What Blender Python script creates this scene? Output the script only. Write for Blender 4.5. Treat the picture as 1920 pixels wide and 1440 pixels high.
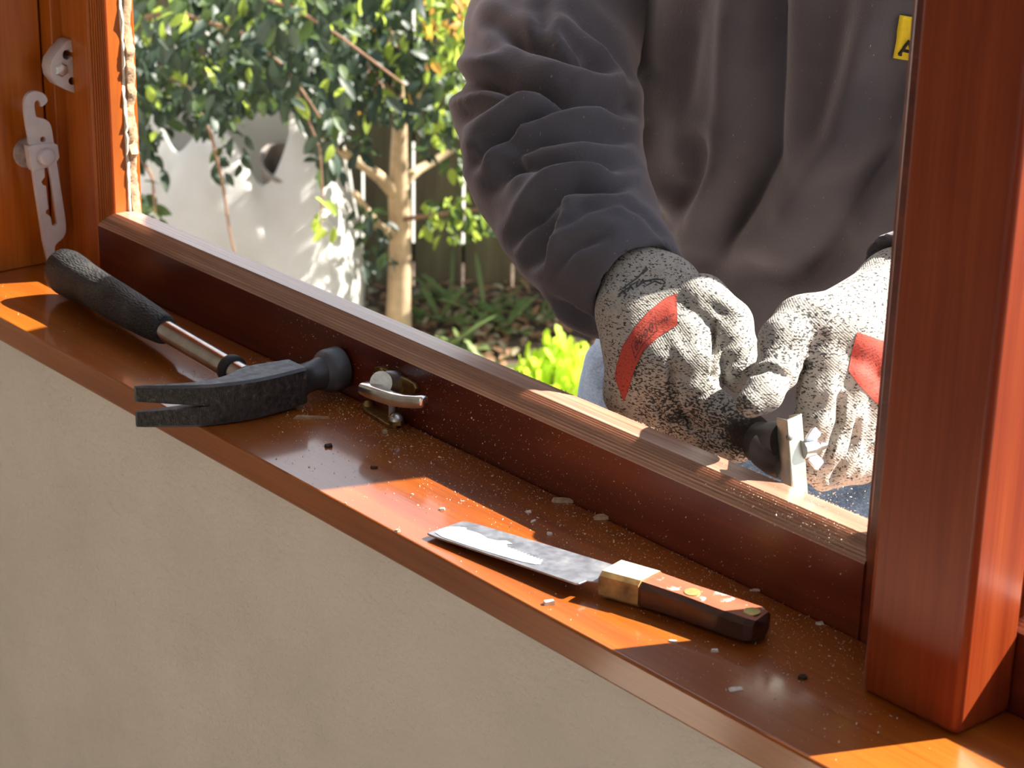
import bpy, bmesh, math, random
import numpy as np
from mathutils import Vector, Matrix, Euler
from mathutils.bvhtree import BVHTree

scene = bpy.context.scene
for o in list(bpy.data.objects):
    bpy.data.objects.remove(o, do_unlink=True)
COL = scene.collection
random.seed(7)
rng = np.random.default_rng(7)

# ------------------------------------------------------------------ camera
S = 0.46
CAM = np.array([1.053 * S, -1.332 * S, S])
EUL = [math.radians(a) for a in (69.882, -1.158, 50.007)]
FPX = 3847.5
cam_d = bpy.data.cameras.new('camera')
cam_d.sensor_width = 36.0
cam_d.lens = FPX / 1920 * 36.0
cam_d.clip_start = 0.02
cam_d.clip_end = 200
cam_d.dof.use_dof = True
cam_d.dof.focus_distance = 1.2
cam_d.dof.aperture_fstop = 20
cam = bpy.data.objects.new('camera', cam_d)
cam.location = CAM
cam.rotation_euler = EUL
COL.objects.link(cam)
scene.camera = cam
ROT = np.array(Euler(EUL, 'XYZ').to_matrix())

# ------------------------------------------------------------------ light
SUN_TO = np.array([0.309, 0.687, 0.656])          # towards the sun
world = bpy.data.worlds.new('world')
scene.world = world
world.use_nodes = True
bg = world.node_tree.nodes['Background']
wn = world.node_tree
w_tc = wn.nodes.new('ShaderNodeTexCoord'); w_sep = wn.nodes.new('ShaderNodeSeparateXYZ'); w_rp = wn.nodes.new('ShaderNodeValToRGB')
wn.links.new(w_tc.outputs['Generated'], w_sep.inputs[0]); wn.links.new(w_sep.outputs[2], w_rp.inputs[0]); wn.links.new(w_rp.outputs[0], bg.inputs[0])
w_rp.color_ramp.elements[0].position = 0.0; w_rp.color_ramp.elements[0].color = (.98, .98, 1.0, 1)      # hazy bright sky low down
w_rp.color_ramp.elements[1].position = 0.85; w_rp.color_ramp.elements[1].color = (.34, .42, .54, 1)
bg.inputs[1].default_value = 2.1
sun_d = bpy.data.lights.new('sun', 'SUN')
sun_d.energy = 21.0
sun_d.angle = math.radians(0.53)
sun_d.color = (1.0, 0.94, 0.84)
sun = bpy.data.objects.new('sun', sun_d)
sun.rotation_euler = Vector(SUN_TO).to_track_quat('Z', 'Y').to_euler()
sun.location = (3, 6, 6)
COL.objects.link(sun)
scene.view_settings.view_transform = 'Standard'
scene.view_settings.look = 'None'
scene.view_settings.exposure = 0.0
scene.view_settings.gamma = 1.0
scene.view_settings.use_curve_mapping = False

# ------------------------------------------------------------------ helpers
def ray(px, py):
    return ROT @ np.array([(px - 960) / FPX, -(py - 720) / FPX, -1.0])
def aty(px, py, y):
    d = ray(px, py); return CAM + d * ((y - CAM[1]) / d[1])
def atx(px, py, x):
    d = ray(px, py); return CAM + d * ((x - CAM[0]) / d[0])
def atz(px, py, z):
    d = ray(px, py); return CAM + d * ((z - CAM[2]) / d[2])
def atd(px, py, dist):                              # at a horizontal distance
    d = ray(px, py); return CAM + d * (dist / math.hypot(d[0], d[1]))
def proj(P):
    q = (np.asarray(P) - CAM) @ ROT
    return np.stack([960 + FPX * q[..., 0] / -q[..., 2], 720 - FPX * q[..., 1] / -q[..., 2]], -1)
def depth(P):
    return -((np.asarray(P) - CAM) @ ROT)[..., 2]

class MB:
    def __init__(s):
        s.v = []; s.f = []; s.m = []
    def add(s, vs, fs, mi=0):
        o = len(s.v)
        s.v += [tuple(float(c) for c in v) for v in vs]
        s.f += [tuple(int(i) + o for i in f) for f in fs]
        s.m += [mi] * len(fs)
        return s
    def box(s, a, b, mi=0):
        (x0, y0, z0), (x1, y1, z1) = a, b
        vs = [(x0, y0, z0), (x1, y0, z0), (x1, y1, z0), (x0, y1, z0), (x0, y0, z1), (x1, y0, z1), (x1, y1, z1), (x0, y1, z1)]
        return s.add(vs, [(3, 2, 1, 0), (4, 5, 6, 7), (0, 1, 5, 4), (1, 2, 6, 5), (2, 3, 7, 6), (3, 0, 4, 7)], mi)
    def prism(s, poly, origin, u, v, w, mi=0):      # polygon in (u,v), extruded by vector w
        o, u, v, w = [np.array(a, float) for a in (origin, u, v, w)]
        n = len(poly)
        a = [o + u * p[0] + v * p[1] for p in poly]
        b = [p + w for p in a]
        fs = [tuple(range(n))[::-1], tuple(range(n, 2 * n))] + [(i, (i + 1) % n, n + (i + 1) % n, n + i) for i in range(n)]
        if np.dot(np.cross(u, v), w) < 0:
            fs = [f[::-1] for f in fs]
        return s.add(a + b, fs, mi)
    def tube(s, pts, rad, n=12, mi=0, cap=True, flat=1.0, up=None):
        pts = [np.array(p, float) for p in pts]
        if not hasattr(rad, '__len__'):
            rad = [rad] * len(pts)
        t0 = pts[1] - pts[0]; t0 /= np.linalg.norm(t0)
        r = np.array(up if up is not None else ((0, 0, 1) if abs(t0[2]) < .9 else (1, 0, 0)), float)
        vs = []
        for i, p in enumerate(pts):
            t = pts[min(i + 1, len(pts) - 1)] - pts[max(i - 1, 0)]
            t /= np.linalg.norm(t)
            r = r - t * np.dot(r, t); r /= np.linalg.norm(r)
            b = np.cross(t, r)
            for k in range(n):
                a = 2 * math.pi * k / n
                vs.append(p + rad[i] * (r * math.cos(a) + flat * b * math.sin(a)))
        fs = []
        for i in range(len(pts) - 1):
            for k in range(n):
                k2 = (k + 1) % n
                fs.append((i * n + k, i * n + k2, (i + 1) * n + k2, (i + 1) * n + k))
        if cap:
            fs.append(tuple(range(n))[::-1])
            fs.append(tuple(range((len(pts) - 1) * n, len(pts) * n)))
        return s.add(vs, fs, mi)
    def lathe(s, prof, origin, axis, n=20, mi=0):   # prof: (radius, height)
        ax = np.array(axis, float); ax /= np.linalg.norm(ax)
        r = np.array((0, 0, 1.0) if abs(ax[2]) < .9 else (1.0, 0, 0)); r -= ax * np.dot(r, ax); r /= np.linalg.norm(r); b = np.cross(ax, r)
        vs = [np.array(origin) + ax * h + max(R, 1e-5) * (r * math.cos(2 * math.pi * k / n) + b * math.sin(2 * math.pi * k / n)) for R, h in prof for k in range(n)]
        m = len(prof)
        fs = [(i * n + k, i * n + (k + 1) % n, (i + 1) * n + (k + 1) % n, (i + 1) * n + k) for i in range(m - 1) for k in range(n)]
        fs += [tuple(range(n))[::-1], tuple(range((m - 1) * n, m * n))]
        return s.add(vs, fs, mi)
    def build(s, name, mat, parent=None, smooth=None, bevel=0, seg=2, loc=None):
        me = bpy.data.meshes.new(name)
        me.from_pydata(s.v, [], s.f)
        mats = mat if isinstance(mat, (list, tuple)) else [mat]
        for m in mats: me.materials.append(m)
        if len(mats) > 1: me.polygons.foreach_set('material_index', s.m)
        me.update()
        return link(name, me, parent, smooth, bevel, seg)

def link(name, me, parent=None, smooth=None, bevel=0, seg=2):
    if smooth is not None:
        me.polygons.foreach_set('use_smooth', [True] * len(me.polygons))
        if smooth < 180: me.set_sharp_from_angle(angle=math.radians(smooth))
    o = bpy.data.objects.new(name, me)
    COL.objects.link(o)
    if parent is not None:
        o.parent = parent
    if bevel:
        md = o.modifiers.new('bevel', 'BEVEL')
        md.width = bevel; md.segments = seg; md.limit_method = 'ANGLE'; md.angle_limit = math.radians(35)
        md.harden_normals = False
        me.polygons.foreach_set('use_smooth', [True] * len(me.polygons))
        me.set_sharp_from_angle(angle=math.radians(50))
    return o
def empty(name):
    o = bpy.data.objects.new(name, None); o.empty_display_size = .02
    COL.objects.link(o); return o
def tag(o, label=None, cat=None, group=None, kind=None):
    if label: o['label'] = label
    if cat: o['category'] = cat
    if group: o['group'] = group
    if kind: o['kind'] = kind
    return o

# --------------------------------------------------------------- materials
class NT:
    def __init__(s, name):
        s.mat = bpy.data.materials.new(name); s.mat.use_nodes = True
        s.t = s.mat.node_tree; s.b = s.t.nodes['Principled BSDF']; s.out = s.t.nodes['Material Output']
    def n(s, typ, **kw):
        nd = s.t.nodes.new(typ)
        for k, v in kw.items(): setattr(nd, k, v)
        return nd
    def set(s, nd, sock, v):
        i = nd.inputs[sock]
        if isinstance(v, bpy.types.NodeSocket): s.t.links.new(v, i)
        elif hasattr(v, '__len__') and len(v) == 3 and i.type == 'RGBA': i.default_value = (*v, 1)
        else: i.default_value = v
    def P(s, **kw):
        for k, v in kw.items(): s.set(s.b, k.replace('_', ' '), v)
        return s
    def coord(s, scale=(1, 1, 1), rot=(0, 0, 0), loc=(0, 0, 0), out='Object'):
        tc = s.n('ShaderNodeTexCoord'); mp = s.n('ShaderNodeMapping')
        s.t.links.new(tc.outputs[out], mp.inputs[0])
        mp.inputs['Scale'].default_value = scale; mp.inputs['Rotation'].default_value = rot; mp.inputs['Location'].default_value = loc
        return mp.outputs[0]
    def noise(s, vec, scale=5, detail=3, rough=.5, dist=0, out=0):
        nd = s.n('ShaderNodeTexNoise'); s.set(nd, 'Vector', vec)
        for k, v in (('Scale', scale), ('Detail', detail), ('Roughness', rough), ('Distortion', dist)): nd.inputs[k].default_value = v
        return nd.outputs[out]
    def vor(s, vec, scale=5, out='Distance', feature='F1', rand=1.0):
        nd = s.n('ShaderNodeTexVoronoi', feature=feature); s.set(nd, 'Vector', vec)
        nd.inputs['Scale'].default_value = scale; nd.inputs['Randomness'].default_value = rand
        return nd.outputs[out]
    def ramp(s, fac, stops, interp='LINEAR'):
        nd = s.n('ShaderNodeValToRGB'); s.set(nd, 0, fac); cr = nd.color_ramp; cr.interpolation = interp
        while len(cr.elements) < len(stops): cr.elements.new(.5)
        for e, (p, c) in zip(cr.elements, stops):
            e.position = p; e.color = (*c, 1) if hasattr(c, '__len__') else (c, c, c, 1)
        return nd.outputs[0]
    def mix(s, fac, a, b, mode='MIX'):
        nd = s.n('ShaderNodeMix', data_type='RGBA', blend_type=mode)
        s.set(nd, 0, fac); s.set(nd, 6, a); s.set(nd, 7, b); return nd.outputs[2]
    def math(s, op, a, b=0.0, c=0.0):
        nd = s.n('ShaderNodeMath', operation=op); s.set(nd, 0, a); s.set(nd, 1, b); s.set(nd, 2, c); return nd.outputs[0]
    def attr(s, name, out='Fac'):
        nd = s.n('ShaderNodeAttribute', attribute_name=name); return nd.outputs[out]
    def bump(s, h, strength=.3, dist=.001):
        nd = s.n('ShaderNodeBump'); s.set(nd, 'Height', h); nd.inputs['Strength'].default_value = strength; nd.inputs['Distance'].default_value = dist
        s.t.links.new(nd.outputs[0], s.b.inputs['Normal']); return s

def wood(name, cols, axis='X', rough=.3, coat=.5, coat_r=.12, streak=1.0, spec=.5, bump=.15, seed=0):
    k = NT(name)
    st = {'X': (3, 60, 60), 'Z': (60, 60, 3), 'Y': (60, 3, 60)}[axis]
    v = k.coord(st, loc=(seed, seed * 1.7, seed * .6))
    a = k.noise(v, 1.0 * streak, 5, .65, .6)
    big = k.noise(k.coord((4, 4, 4), loc=(seed, 2, 1)), 1.6, 2, .5)
    f = k.math('MULTIPLY_ADD', big, .45, k.math('MULTIPLY', a, .6))
    c = k.ramp(f, [(.30, cols[0]), (.5, cols[1]), (.72, cols[2])])
    fine = k.noise(k.coord({'X': (8, 500, 500), 'Z': (500, 500, 8), 'Y': (500, 8, 500)}[axis]), 1, 3, .6)
    c = k.mix(.25, c, k.ramp(fine, [(.35, .35), (.6, 1.0)]), 'MULTIPLY')
    k.P(Base_Color=c, Roughness=rough, Coat_Weight=coat, Coat_Roughness=coat_r, Specular_IOR_Level=spec)
    k.bump(fine, bump, .0006)
    return k.mat
def plain(name, col, rough=.5, metal=0.0, spec=.5, var=.12, scale=40, bump=0.0, coat=0.0, trans=0.0):
    k = NT(name)
    n = k.noise(k.coord(), scale, 4, .6)
    c = k.mix(1.0, (*col,), k.ramp(n, [(.3, 1 - var), (.7, 1 + var)]), 'MULTIPLY')
    k.P(Base_Color=c, Metallic=metal, Roughness=rough, Specular_IOR_Level=spec, Coat_Weight=coat)
    if bump: k.bump(n, bump, .001)
    return k.mat

M = {}
M['sill'] = wood('sill_wood', [(.18, .034, .005), (.33, .080, .008), (.44, .125, .013)], 'X', .3, .9, .10)
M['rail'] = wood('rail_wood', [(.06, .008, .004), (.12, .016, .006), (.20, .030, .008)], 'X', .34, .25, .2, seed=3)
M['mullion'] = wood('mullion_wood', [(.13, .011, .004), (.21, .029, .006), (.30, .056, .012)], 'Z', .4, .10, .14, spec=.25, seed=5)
M['jamb'] = wood('jamb_wood', [(.22, .036, .003), (.42, .095, .006), (.56, .16, .010)], 'Z', .36, .15, .2, seed=8)
M['stile'] = wood('stile_wood', [(.24, .038, .005), (.42, .098, .011), (.56, .16, .022)], 'Z', .38, .25, .2, seed=11)
k = NT('bare_wood')
a = k.noise(k.coord((5, 90, 90)), 1, 5, .6, .5)
g = k.noise(k.coord((4, 520, 520)), 1, 3, .6)
wv = k.n('ShaderNodeTexWave', wave_type='BANDS', bands_direction='Y'); k.set(wv, 'Vector', k.coord((.3, 1, 0))); wv.inputs['Scale'].default_value = 230; wv.inputs['Distortion'].default_value = 1.2; wv.inputs['Detail Scale'].default_value = .4
c = k.ramp(a, [(.3, (.42, .20, .125)), (.5, (.60, .32, .21)), (.7, (.74, .45, .32))])
c = k.mix(.6, c, k.ramp(g, [(.35, .40), (.6, 1.0)]), 'MULTIPLY')
c = k.mix(.48, c, k.ramp(wv.outputs[0], [(.2, .42), (.6, 1.0)]), 'MULTIPLY')
k.P(Base_Color=c, Roughness=.42, Specular_IOR_Level=.5, Coat_Weight=.9, Coat_Roughness=.22).bump(g, .5, .0008)
M['bare'] = k.mat
k = NT('plaster')
n1 = k.noise(k.coord(), 160, 4, .6); n2 = k.noise(k.coord((1, 1, 1)), 9, 3, .6)
c = k.mix(1.0, (.76, .67, .58), k.ramp(n2, [(.3, .93), (.7, 1.05)]), 'MULTIPLY')
k.P(Base_Color=c, Roughness=.75, Specular_IOR_Level=.25).bump(k.math('ADD', n1, k.math('MULTIPLY', k.noise(k.coord(), 60, 2, .5), 1.2)), .5, .003)
M['plaster'] = k.mat
M['white_room'] = plain('white_room_paint', (.75, .73, .69), .8, var=.03, scale=3)
M['floor'] = plain('pale_floor_boards', (.80, .74, .64), .5, var=.08, scale=6)
M['render'] = plain('outer_render', (.6, .57, .5), .85, var=.06, scale=30)
# ================================================================= SETTING
XL, XJ = -.891, -.879          # jamb face, stop face
YR, ZR = .1045, .041           # rail front plane and its front edge height
FLOOR, CEIL = -.92, 1.5
# --- room
def struct(mb, name, mat, **kw):
    return tag(mb.build(name, mat, **kw), kind='structure')
wl, wr, wb = -2.6, 1.9, -3.4
fl = struct(MB().box((wl, wb, FLOOR - .06), (wr, .16, FLOOR)), 'floor', M['floor'])
struct(MB().box((wl, wb, CEIL), (wr, .16, CEIL + .06)), 'ceiling', M['white_room'])
struct(MB().box((wl - .06, wb, FLOOR), (wl, .16, CEIL)), 'wall_left', M['white_room'])
struct(MB().box((wr, wb, FLOOR), (wr + .06, .16, CEIL)), 'wall_right', M['white_room'])
W1 = .72                       # right end of the window opening
wf = MB()
wf.box((wl, .012, FLOOR), (wr, .16, -.0185))
wf.box((wl, .012, -.0185), (XL - .07, .16, CEIL))
wf.box((W1 + .07, .012, -.0185), (wr, .16, CEIL))
wf.box((XL - .07, .012, .98), (W1 + .07, .16, CEIL))
struct(wf, 'wall_front', M['plaster'])
wk = MB()                       # back wall with a tall opening towards the right
wk.box((wl, wb - .06, FLOOR), (.55, wb, CEIL)); wk.box((1.4, wb - .06, FLOOR), (wr, wb, CEIL)); wk.box((.55, wb - .06, 1.15), (1.4, wb, CEIL))
struct(wk, 'wall_back', M['white_room'])

# --- window
XJ = -.876
win = tag(empty('window_1'), kind='structure')
MB().box((XL - .07, 0, -.0182), (W1 + .07, .1043, 0)).build('window_sill', M['sill'], win, bevel=.0016, seg=3)
MB().box((XL - .06, .004, .0), (XL, .0945, .98)).build('frame_jamb', M['jamb'], win, bevel=.001)
MB().box((XL - .06, .096, -.01), (XJ, .165, .98)).build('jamb_stop', M['jamb'], win, bevel=.001)
ms = MB().box((-.0565, .065, 0.0), (0, .1044, .98))
ms.build('mullion', M['mullion'], win, bevel=.0035, seg=4)
MB().box((XL, .004, .955), (W1, .165, .985)).build('frame_head', M['jamb'], win, bevel=.001)
MB().box((XL - .06, .145, -.075), (W1, .26, -.05)).build('outer_sill', M['bare'], win, bevel=.002)

# moulded sash profile: (depth y, outset towards the glass)
prof = [(YR, -.0026)]
for i in range(8):                                  # raised grain ridges on the sloping part
    t0 = i / 8
    for tt, dz in ((t0 + .01, 0), (t0 + .055, .0006), (t0 + .10, -.0007)):
        prof.append((YR + .0008 + .0102 * tt, .0062 * math.sin(tt * math.pi / 2) + dz - .0012 * (1 - tt)))
prof += [(.1162, .0064), (.125, .0064), (.1322, .0060), (.1335, .0052), (.1335, -.012), (.1425, -.0125)]
def rail(x0, x1, zb, z, parent, name='bottom_rail', mats=None):
    poly = [(YR, zb)] + [(y, z + d) for y, d in prof] + [(.1425, zb)]
    mb = MB(); n = len(poly)
    vs = [(x0, y, zz) for y, zz in poly] + [(x1, y, zz) for y, zz in poly]
    for i in range(n):
        j = (i + 1) % n
        mb.add([vs[i], vs[j], vs[n + j], vs[n + i]], [(0, 3, 2, 1)], 0 if i in (0, n - 1) else 1)
    mb.add(vs[:n], [tuple(range(n))], 0); mb.add(vs[n:], [tuple(range(n))[::-1]], 0)
    return mb.build(name, mats, parent)
def stile(x, sgn, z0, z1, parent, back, mats=None):
    poly = [(YR, back)] + [(y, x + sgn * d) for y, d in prof] + [(.1425, back)]
    mb = MB(); n = len(poly)
    vs = [(xx, y, z0) for y, xx in poly] + [(xx, y, z1) for y, xx in poly]
    for i in range(n):
        j = (i + 1) % n
        f = (0, 1, 2, 3) if sgn > 0 else (3, 2, 1, 0)
        mb.add([vs[i], vs[j], vs[n + j], vs[n + i]], [f], 0)
    mb.add(vs[n:], [tuple(range(n)) if sgn < 0 else tuple(range(n))[::-1]], 0)
    return mb.build('sash_stile', mats, parent)
XS = -.8357
XR = -.0925
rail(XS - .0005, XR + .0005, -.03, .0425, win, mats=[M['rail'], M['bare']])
stile(XS, 1, -.03, .95, win, XL + .003, [M['stile']])
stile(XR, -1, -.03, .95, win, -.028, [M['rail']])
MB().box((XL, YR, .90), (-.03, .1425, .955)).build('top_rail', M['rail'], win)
# remains of putty along the outer edge of the left stile
def rough_strip(y0, y1, x, amp, z0, z1, n, thick, seed):
    r = np.random.default_rng(seed); mb = MB()
    zs = np.linspace(z0, z1, n)
    A = y0 + np.convolve(r.normal(0, 1, n + 8), np.ones(5) / 5, 'same')[4:n + 4] * amp
    B = y1 + np.convolve(r.normal(0, 1, n + 8), np.ones(3) / 3, 'same')[4:n + 4] * amp
    T = thick * (1 + .5 * r.normal(0, 1, n)).clip(.35, 2)
    rows = []
    for i, z in enumerate(zs):
        rows += [(x - .004, A[i], z), (x + T[i] * .8, A[i] + .0004, z), (x + T[i], (A[i] + B[i]) / 2, z), (x + T[i] * .7, B[i], z), (x - .004, B[i] + .0002, z)]
    fs = []
    for i in range(n - 1):
        for k in range(4):
            fs.append((i * 5 + k, i * 5 + k + 1, i * 5 + 5 + k + 1, i * 5 + 5 + k))
    return mb.add(rows, fs)
M['putty'] = plain('old_white_putty', (.80, .74, .60), .8, var=.15, scale=150, bump=.5)
M['putty_dark'] = plain('brown_putty_remains', (.50, .33, .20), .85, var=.4, scale=220, bump=.8)
rough_strip(.1262, .1290, XS + .0058, .0006, .04, .95, 200, .0018, 1).build('putty_bead', M['putty'], win, smooth=60)
rough_strip(.1292, .1362, XS + .0050, .0009, .036, .95, 260, .0032, 2).build('putty_remains', M['putty_dark'], win, smooth=60)

win2 = tag(empty('window_2'), kind='structure')
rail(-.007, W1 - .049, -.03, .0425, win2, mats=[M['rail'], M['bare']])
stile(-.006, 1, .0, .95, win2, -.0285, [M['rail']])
stile(W1 - .05, -1, -.03, .95, win2, W1, [M['stile']])
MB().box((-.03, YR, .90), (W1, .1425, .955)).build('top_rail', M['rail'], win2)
# ============================================================ HARDWARE, TOOLS
def plate(name, outer, holes, plane, w, mat, parent, bevel=.0004):
    """outer / holes: lists of 3-D points on a plane; extruded by vector w."""
    pts = [np.array(p) for p in outer]
    o = pts[0]; w = np.array(w, float); n = w / np.linalg.norm(w)
    u = pts[1] - o; u -= n * np.dot(u, n); u /= np.linalg.norm(u); v = np.cross(n, u)
    cu = bpy.data.curves.new(name, 'CURVE'); cu.dimensions = '2D'; cu.fill_mode = 'BOTH'
    cu.extrude = np.linalg.norm(w) / 2; cu.bevel_depth = bevel; cu.bevel_resolution = 1; cu.offset = -bevel
    for loop in [outer] + list(holes):
        sp = cu.splines.new('POLY'); sp.points.add(len(loop) - 1); sp.use_cyclic_u = True
        for q, p in zip(sp.points, loop):
            d = np.array(p) - o; q.co = (np.dot(d, u), np.dot(d, v), 0, 1)
    tmp = bpy.data.objects.new('tmp', cu); COL.objects.link(tmp)
    dg = bpy.context.evaluated_depsgraph_get()
    me = bpy.data.meshes.new_from_object(tmp.evaluated_get(dg))
    bpy.data.objects.remove(tmp, do_unlink=True)
    X = Matrix((( u[0], v[0], n[0], o[0] + w[0] / 2), (u[1], v[1], n[1], o[1] + w[1] / 2), (u[2], v[2], n[2], o[2] + w[2] / 2), (0, 0, 0, 1)))
    me.transform(X); me.materials.clear(); me.materials.append(mat); me.name = name
    return link(name, me, parent, smooth=40)
def circ(c, r, n=20, sq=1.0):
    return [(c[0] + r * math.cos(2 * math.pi * i / n), c[1] + sq * r * math.sin(2 * math.pi * i / n)) for i in range(n)]
def smooth_loop(pts, it=1):
    p = np.array(pts, float)
    for _ in range(it):
        q = np.roll(p, -1, 0); p = np.stack([.75 * p + .25 * q, .25 * p + .75 * q], 1).reshape(-1, 2)
    return p

M['white_metal'] = plain('white_enamel', (.60, .53, .53), .35, var=.07, scale=120, bump=.05)
M['dirty_white'] = plain('dirty_enamel', (.42, .36, .34), .45, var=.35, scale=160)
M['zinc'] = plain('dull_zinc', (.62, .62, .60), .38, metal=1.0, var=.2, scale=150)
M['chrome'] = plain('worn_chrome', (.80, .80, .80), .16, metal=1.0, var=.12, scale=200)
M['brass'] = plain('tarnished_brass', (.34, .23, .09), .42, metal=1.0, var=.4, scale=180, bump=.2)
M['rivet_or_hole'] = plain('brass_rivet', (.62, .52, .20), .4, metal=.7, var=.15, scale=300)
M['rubber'] = plain('black_rubber', (.016, .016, .018), .62, var=.3, scale=400)

# --- window stay on the jamb
XP = XJ + .0065
cs = lambda L: [(20 + x / 4.233, 150 + y / 4.233) for x, y in L]
def onplane(L, x): return [atx(p[0], p[1], x) for p in L]
st = tag(empty('window_stay'), 'long pale slotted stay with a hook end on the left jamb', 'window stay')
outer = cs([(290, 1475), (175, 730), (150, 500), (120, 330), (105, 200), (118, 130), (160, 92), (220, 88), (270, 110), (298, 160), (280, 190), (240, 218), (238, 190), (225, 163), (200, 163), (186, 190), (195, 260), (205, 298), (250, 302), (300, 325), (325, 370), (345, 510), (385, 780), (420, 1000), (441, 1150), (438, 1215), (410, 1265), (360, 1300), (350, 1330), (352, 1380), (350, 1475)])
slot = cs([(268, 700), (300, 690), (320, 780), (345, 950), (365, 1080), (372, 1140), (350, 1160), (328, 1150), (318, 1090), (300, 1070), (278, 1060), (282, 1035), (300, 1020), (290, 940), (280, 840), (255, 830), (243, 810), (258, 785), (272, 770)])
hole = cs(circ((255, 472), 22, 14))
plate('arm', onplane(smooth_loop(outer), XP), [onplane(slot, XP), onplane(hole, XP)], None, (-.003, 0, 0), M['white_metal'], st)
col = cs([(140, 530), (190, 512), (340, 500), (372, 515), (387, 615), (365, 650), (330, 680), (180, 725), (165, 690)])
plate('slide_collar', onplane(col, XP + .002), [], None, (-.007, 0, 0), M['white_metal'], st)
kb = atx(*cs([(272, 604)])[0], XP + .002)
MB().lathe([(.0, 0), (.0062, 0), (.0064, .0005), (.0064, .0045), (.0055, .0058), (.003, .0063), (0, .0064)], kb, (1, -.0, .0), 24).build('knob', M['white_metal'], st, smooth=50)
dc = atx(*cs([(130, 575)])[0], XL)
MB().lathe([(0, 0), (.0115, 0), (.0112, .0035), (.009, .0045), (0, .0046)], dc, (1, 0, 0), 28).build('base_disc', M['dirty_white'], st, smooth=50)
MB().lathe([(0, 0), (.003, 0), (.003, .0122), (0, .0122)], atx(*cs([(275, 600)])[0], XL - .0002), (1, 0, 0), 14).build('pivot_pin', M['dirty_white'], st, smooth=50)

# --- triangular bracket
cb = lambda L: [(x / 5.143, y / 5.143) for x, y in L]
bk = tag(empty('sash_bracket'), 'small pale triangular bracket with screw holes beside the sash', 'bracket')
bo = cb([(686, 385), (702, 470), (730, 700), (750, 890), (728, 902), (560, 820), (500, 740), (484, 660), (498, 580), (560, 490), (640, 400)])
hs = [cb(circ(c, r, 16)) for c, r in (((650, 528), 48), ((695, 780), 46))]
plate('bracket_plate', onplane(bo, XJ + .0135), [onplane(h, XJ + .0135) for h in hs], None, (-.0130, 0, 0), M['white_metal'], bk, .0006)
for c in ((650, 528), (695, 780)):
    p = atx(*cb([c])[0], XJ + .0002)
    MB().lathe([(0, 0), (.006, 0), (.006, .0012), (0, .002)], p, (1, 0, 0), 16).build('screw', M['dirty_white'], bk, smooth=50)
p = atx(*cb([(590, 672)])[0], XJ + .0134)
MB().lathe([(0, 0), (.0056, 0), (.0054, .0012), (.004, .0022), (0, .0026)], p, (1, 0, 0), 6).build('screw', M['zinc'], bk, smooth=30)

# --- casement fastener on the rail and its keeper on the sill
YF = YR - .0004
fa = tag(empty('casement_fastener'), 'chrome lever fastener on a brass plate below the sash rail', 'window fastener')
cf = lambda L: [(620 + x / 7.2, 640 + y / 7.2) for x, y in L]
plate('backplate', [aty(*q, YF - .003) for q in cf([(600, 350), (660, 340), (800, 410), (1000, 500), (1120, 570), (1150, 640), (1140, 700), (1040, 730), (900, 720), (700, 620), (580, 500)])], [], None, (0, .003, 0), M['brass'], fa)
b0 = aty(*cf([(860, 560)])[0], YF - .002); b1 = aty(*cf([(680, 560)])[0], YF - .022)
MB().tube([b0, b0 * .6 + b1 * .4, b0 * .55 + b1 * .45, b1], [.0078, .0074, .0066, .0072], 20).build('boss', M['zinc'], fa, smooth=50)
for c in ((960, 640), (690, 420)):
    MB().lathe([(0, 0), (.003, 0), (.0028, .001), (0, .0016)], aty(*cf([c])[0], YF - .003), (0, -1, 0), 12).build('screw', M['brass'], fa, smooth=50)
lv = MB()
path = [aty(*cf([q])[0], y) for q, y in (((480, 620), .0795), ((560, 660), .0785), ((700, 725), .078), ((850, 780), .079), ((1000, 808), .081), ((1150, 815), .083), ((1250, 815), .084), ((1275, 812), .0844))]
hz = [.0036, .0042, .0042, .0040, .0040, .0040, .0037, .0025]; hy = [.006, .0055, .004, .0032, .003, .003, .003, .002]
rows = []
for q, a, b in zip(path, hz, hy):
    for ang in range(16):
        t = 2 * math.pi * (ang + .5) / 16; cx, sx = math.cos(t), math.sin(t)
        rows.append(q + np.array([0, b * math.copysign(abs(cx) ** .45, cx), a * math.copysign(abs(sx) ** .45, sx)]))
nr = len(path)
lv.add(rows, [(i * 16 + k, i * 16 + (k + 1) % 16, (i + 1) * 16 + (k + 1) % 16, (i + 1) * 16 + k) for i in range(nr - 1) for k in range(16)] + [tuple(range(16))[::-1], tuple(range((nr - 1) * 16, nr * 16))])
lv.build('lever', M['chrome'], fa, smooth=45)
kp = tag(empty('fastener_keeper'), 'small tarnished brass keeper plate with nuts under the chrome lever', 'keeper')
q0 = [atz(*q, .0022) for q in cf([(420, 830), (560, 800), (960, 960), (1000, 1080), (880, 1150), (760, 1120), (440, 920)])]
plate('base_plate', q0, [], None, (0, 0, -.002), M['brass'], kp)
MB().lathe([(0, 0), (.0052, 0), (.0052, .005), (.004, .006), (0, .0062)], atz(*cf([(880, 1110)])[0], .0021), (0, 0, 1), 6).build('nut', M['brass'], kp, smooth=30)
MB().lathe([(0, 0), (.0042, 0), (.0040, .002), (.0024, .0036), (0, .004)], atz(*cf([(880, 1060)])[0], .0085) , (0, 0, 1), 14).build('screw', M['zinc'], kp, smooth=50)
MB().lathe([(0, 0), (.004, 0), (.0038, .0016), (.0022, .003), (0, .0034)], atz(*cf([(500, 860)])[0], .0023), (0, 0, 1), 14).build('screw', M['brass'], kp, smooth=50)
pz = atz(*cf([(830, 960)])[0], .006)
MB().lathe([(0, 0), (.0022, 0), (.0022, .016), (0, .016)], pz + np.array([0, 0, -.004]), (0, 0, 1), 12).build('pin', M['dirty_white'], kp, smooth=50)

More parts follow.
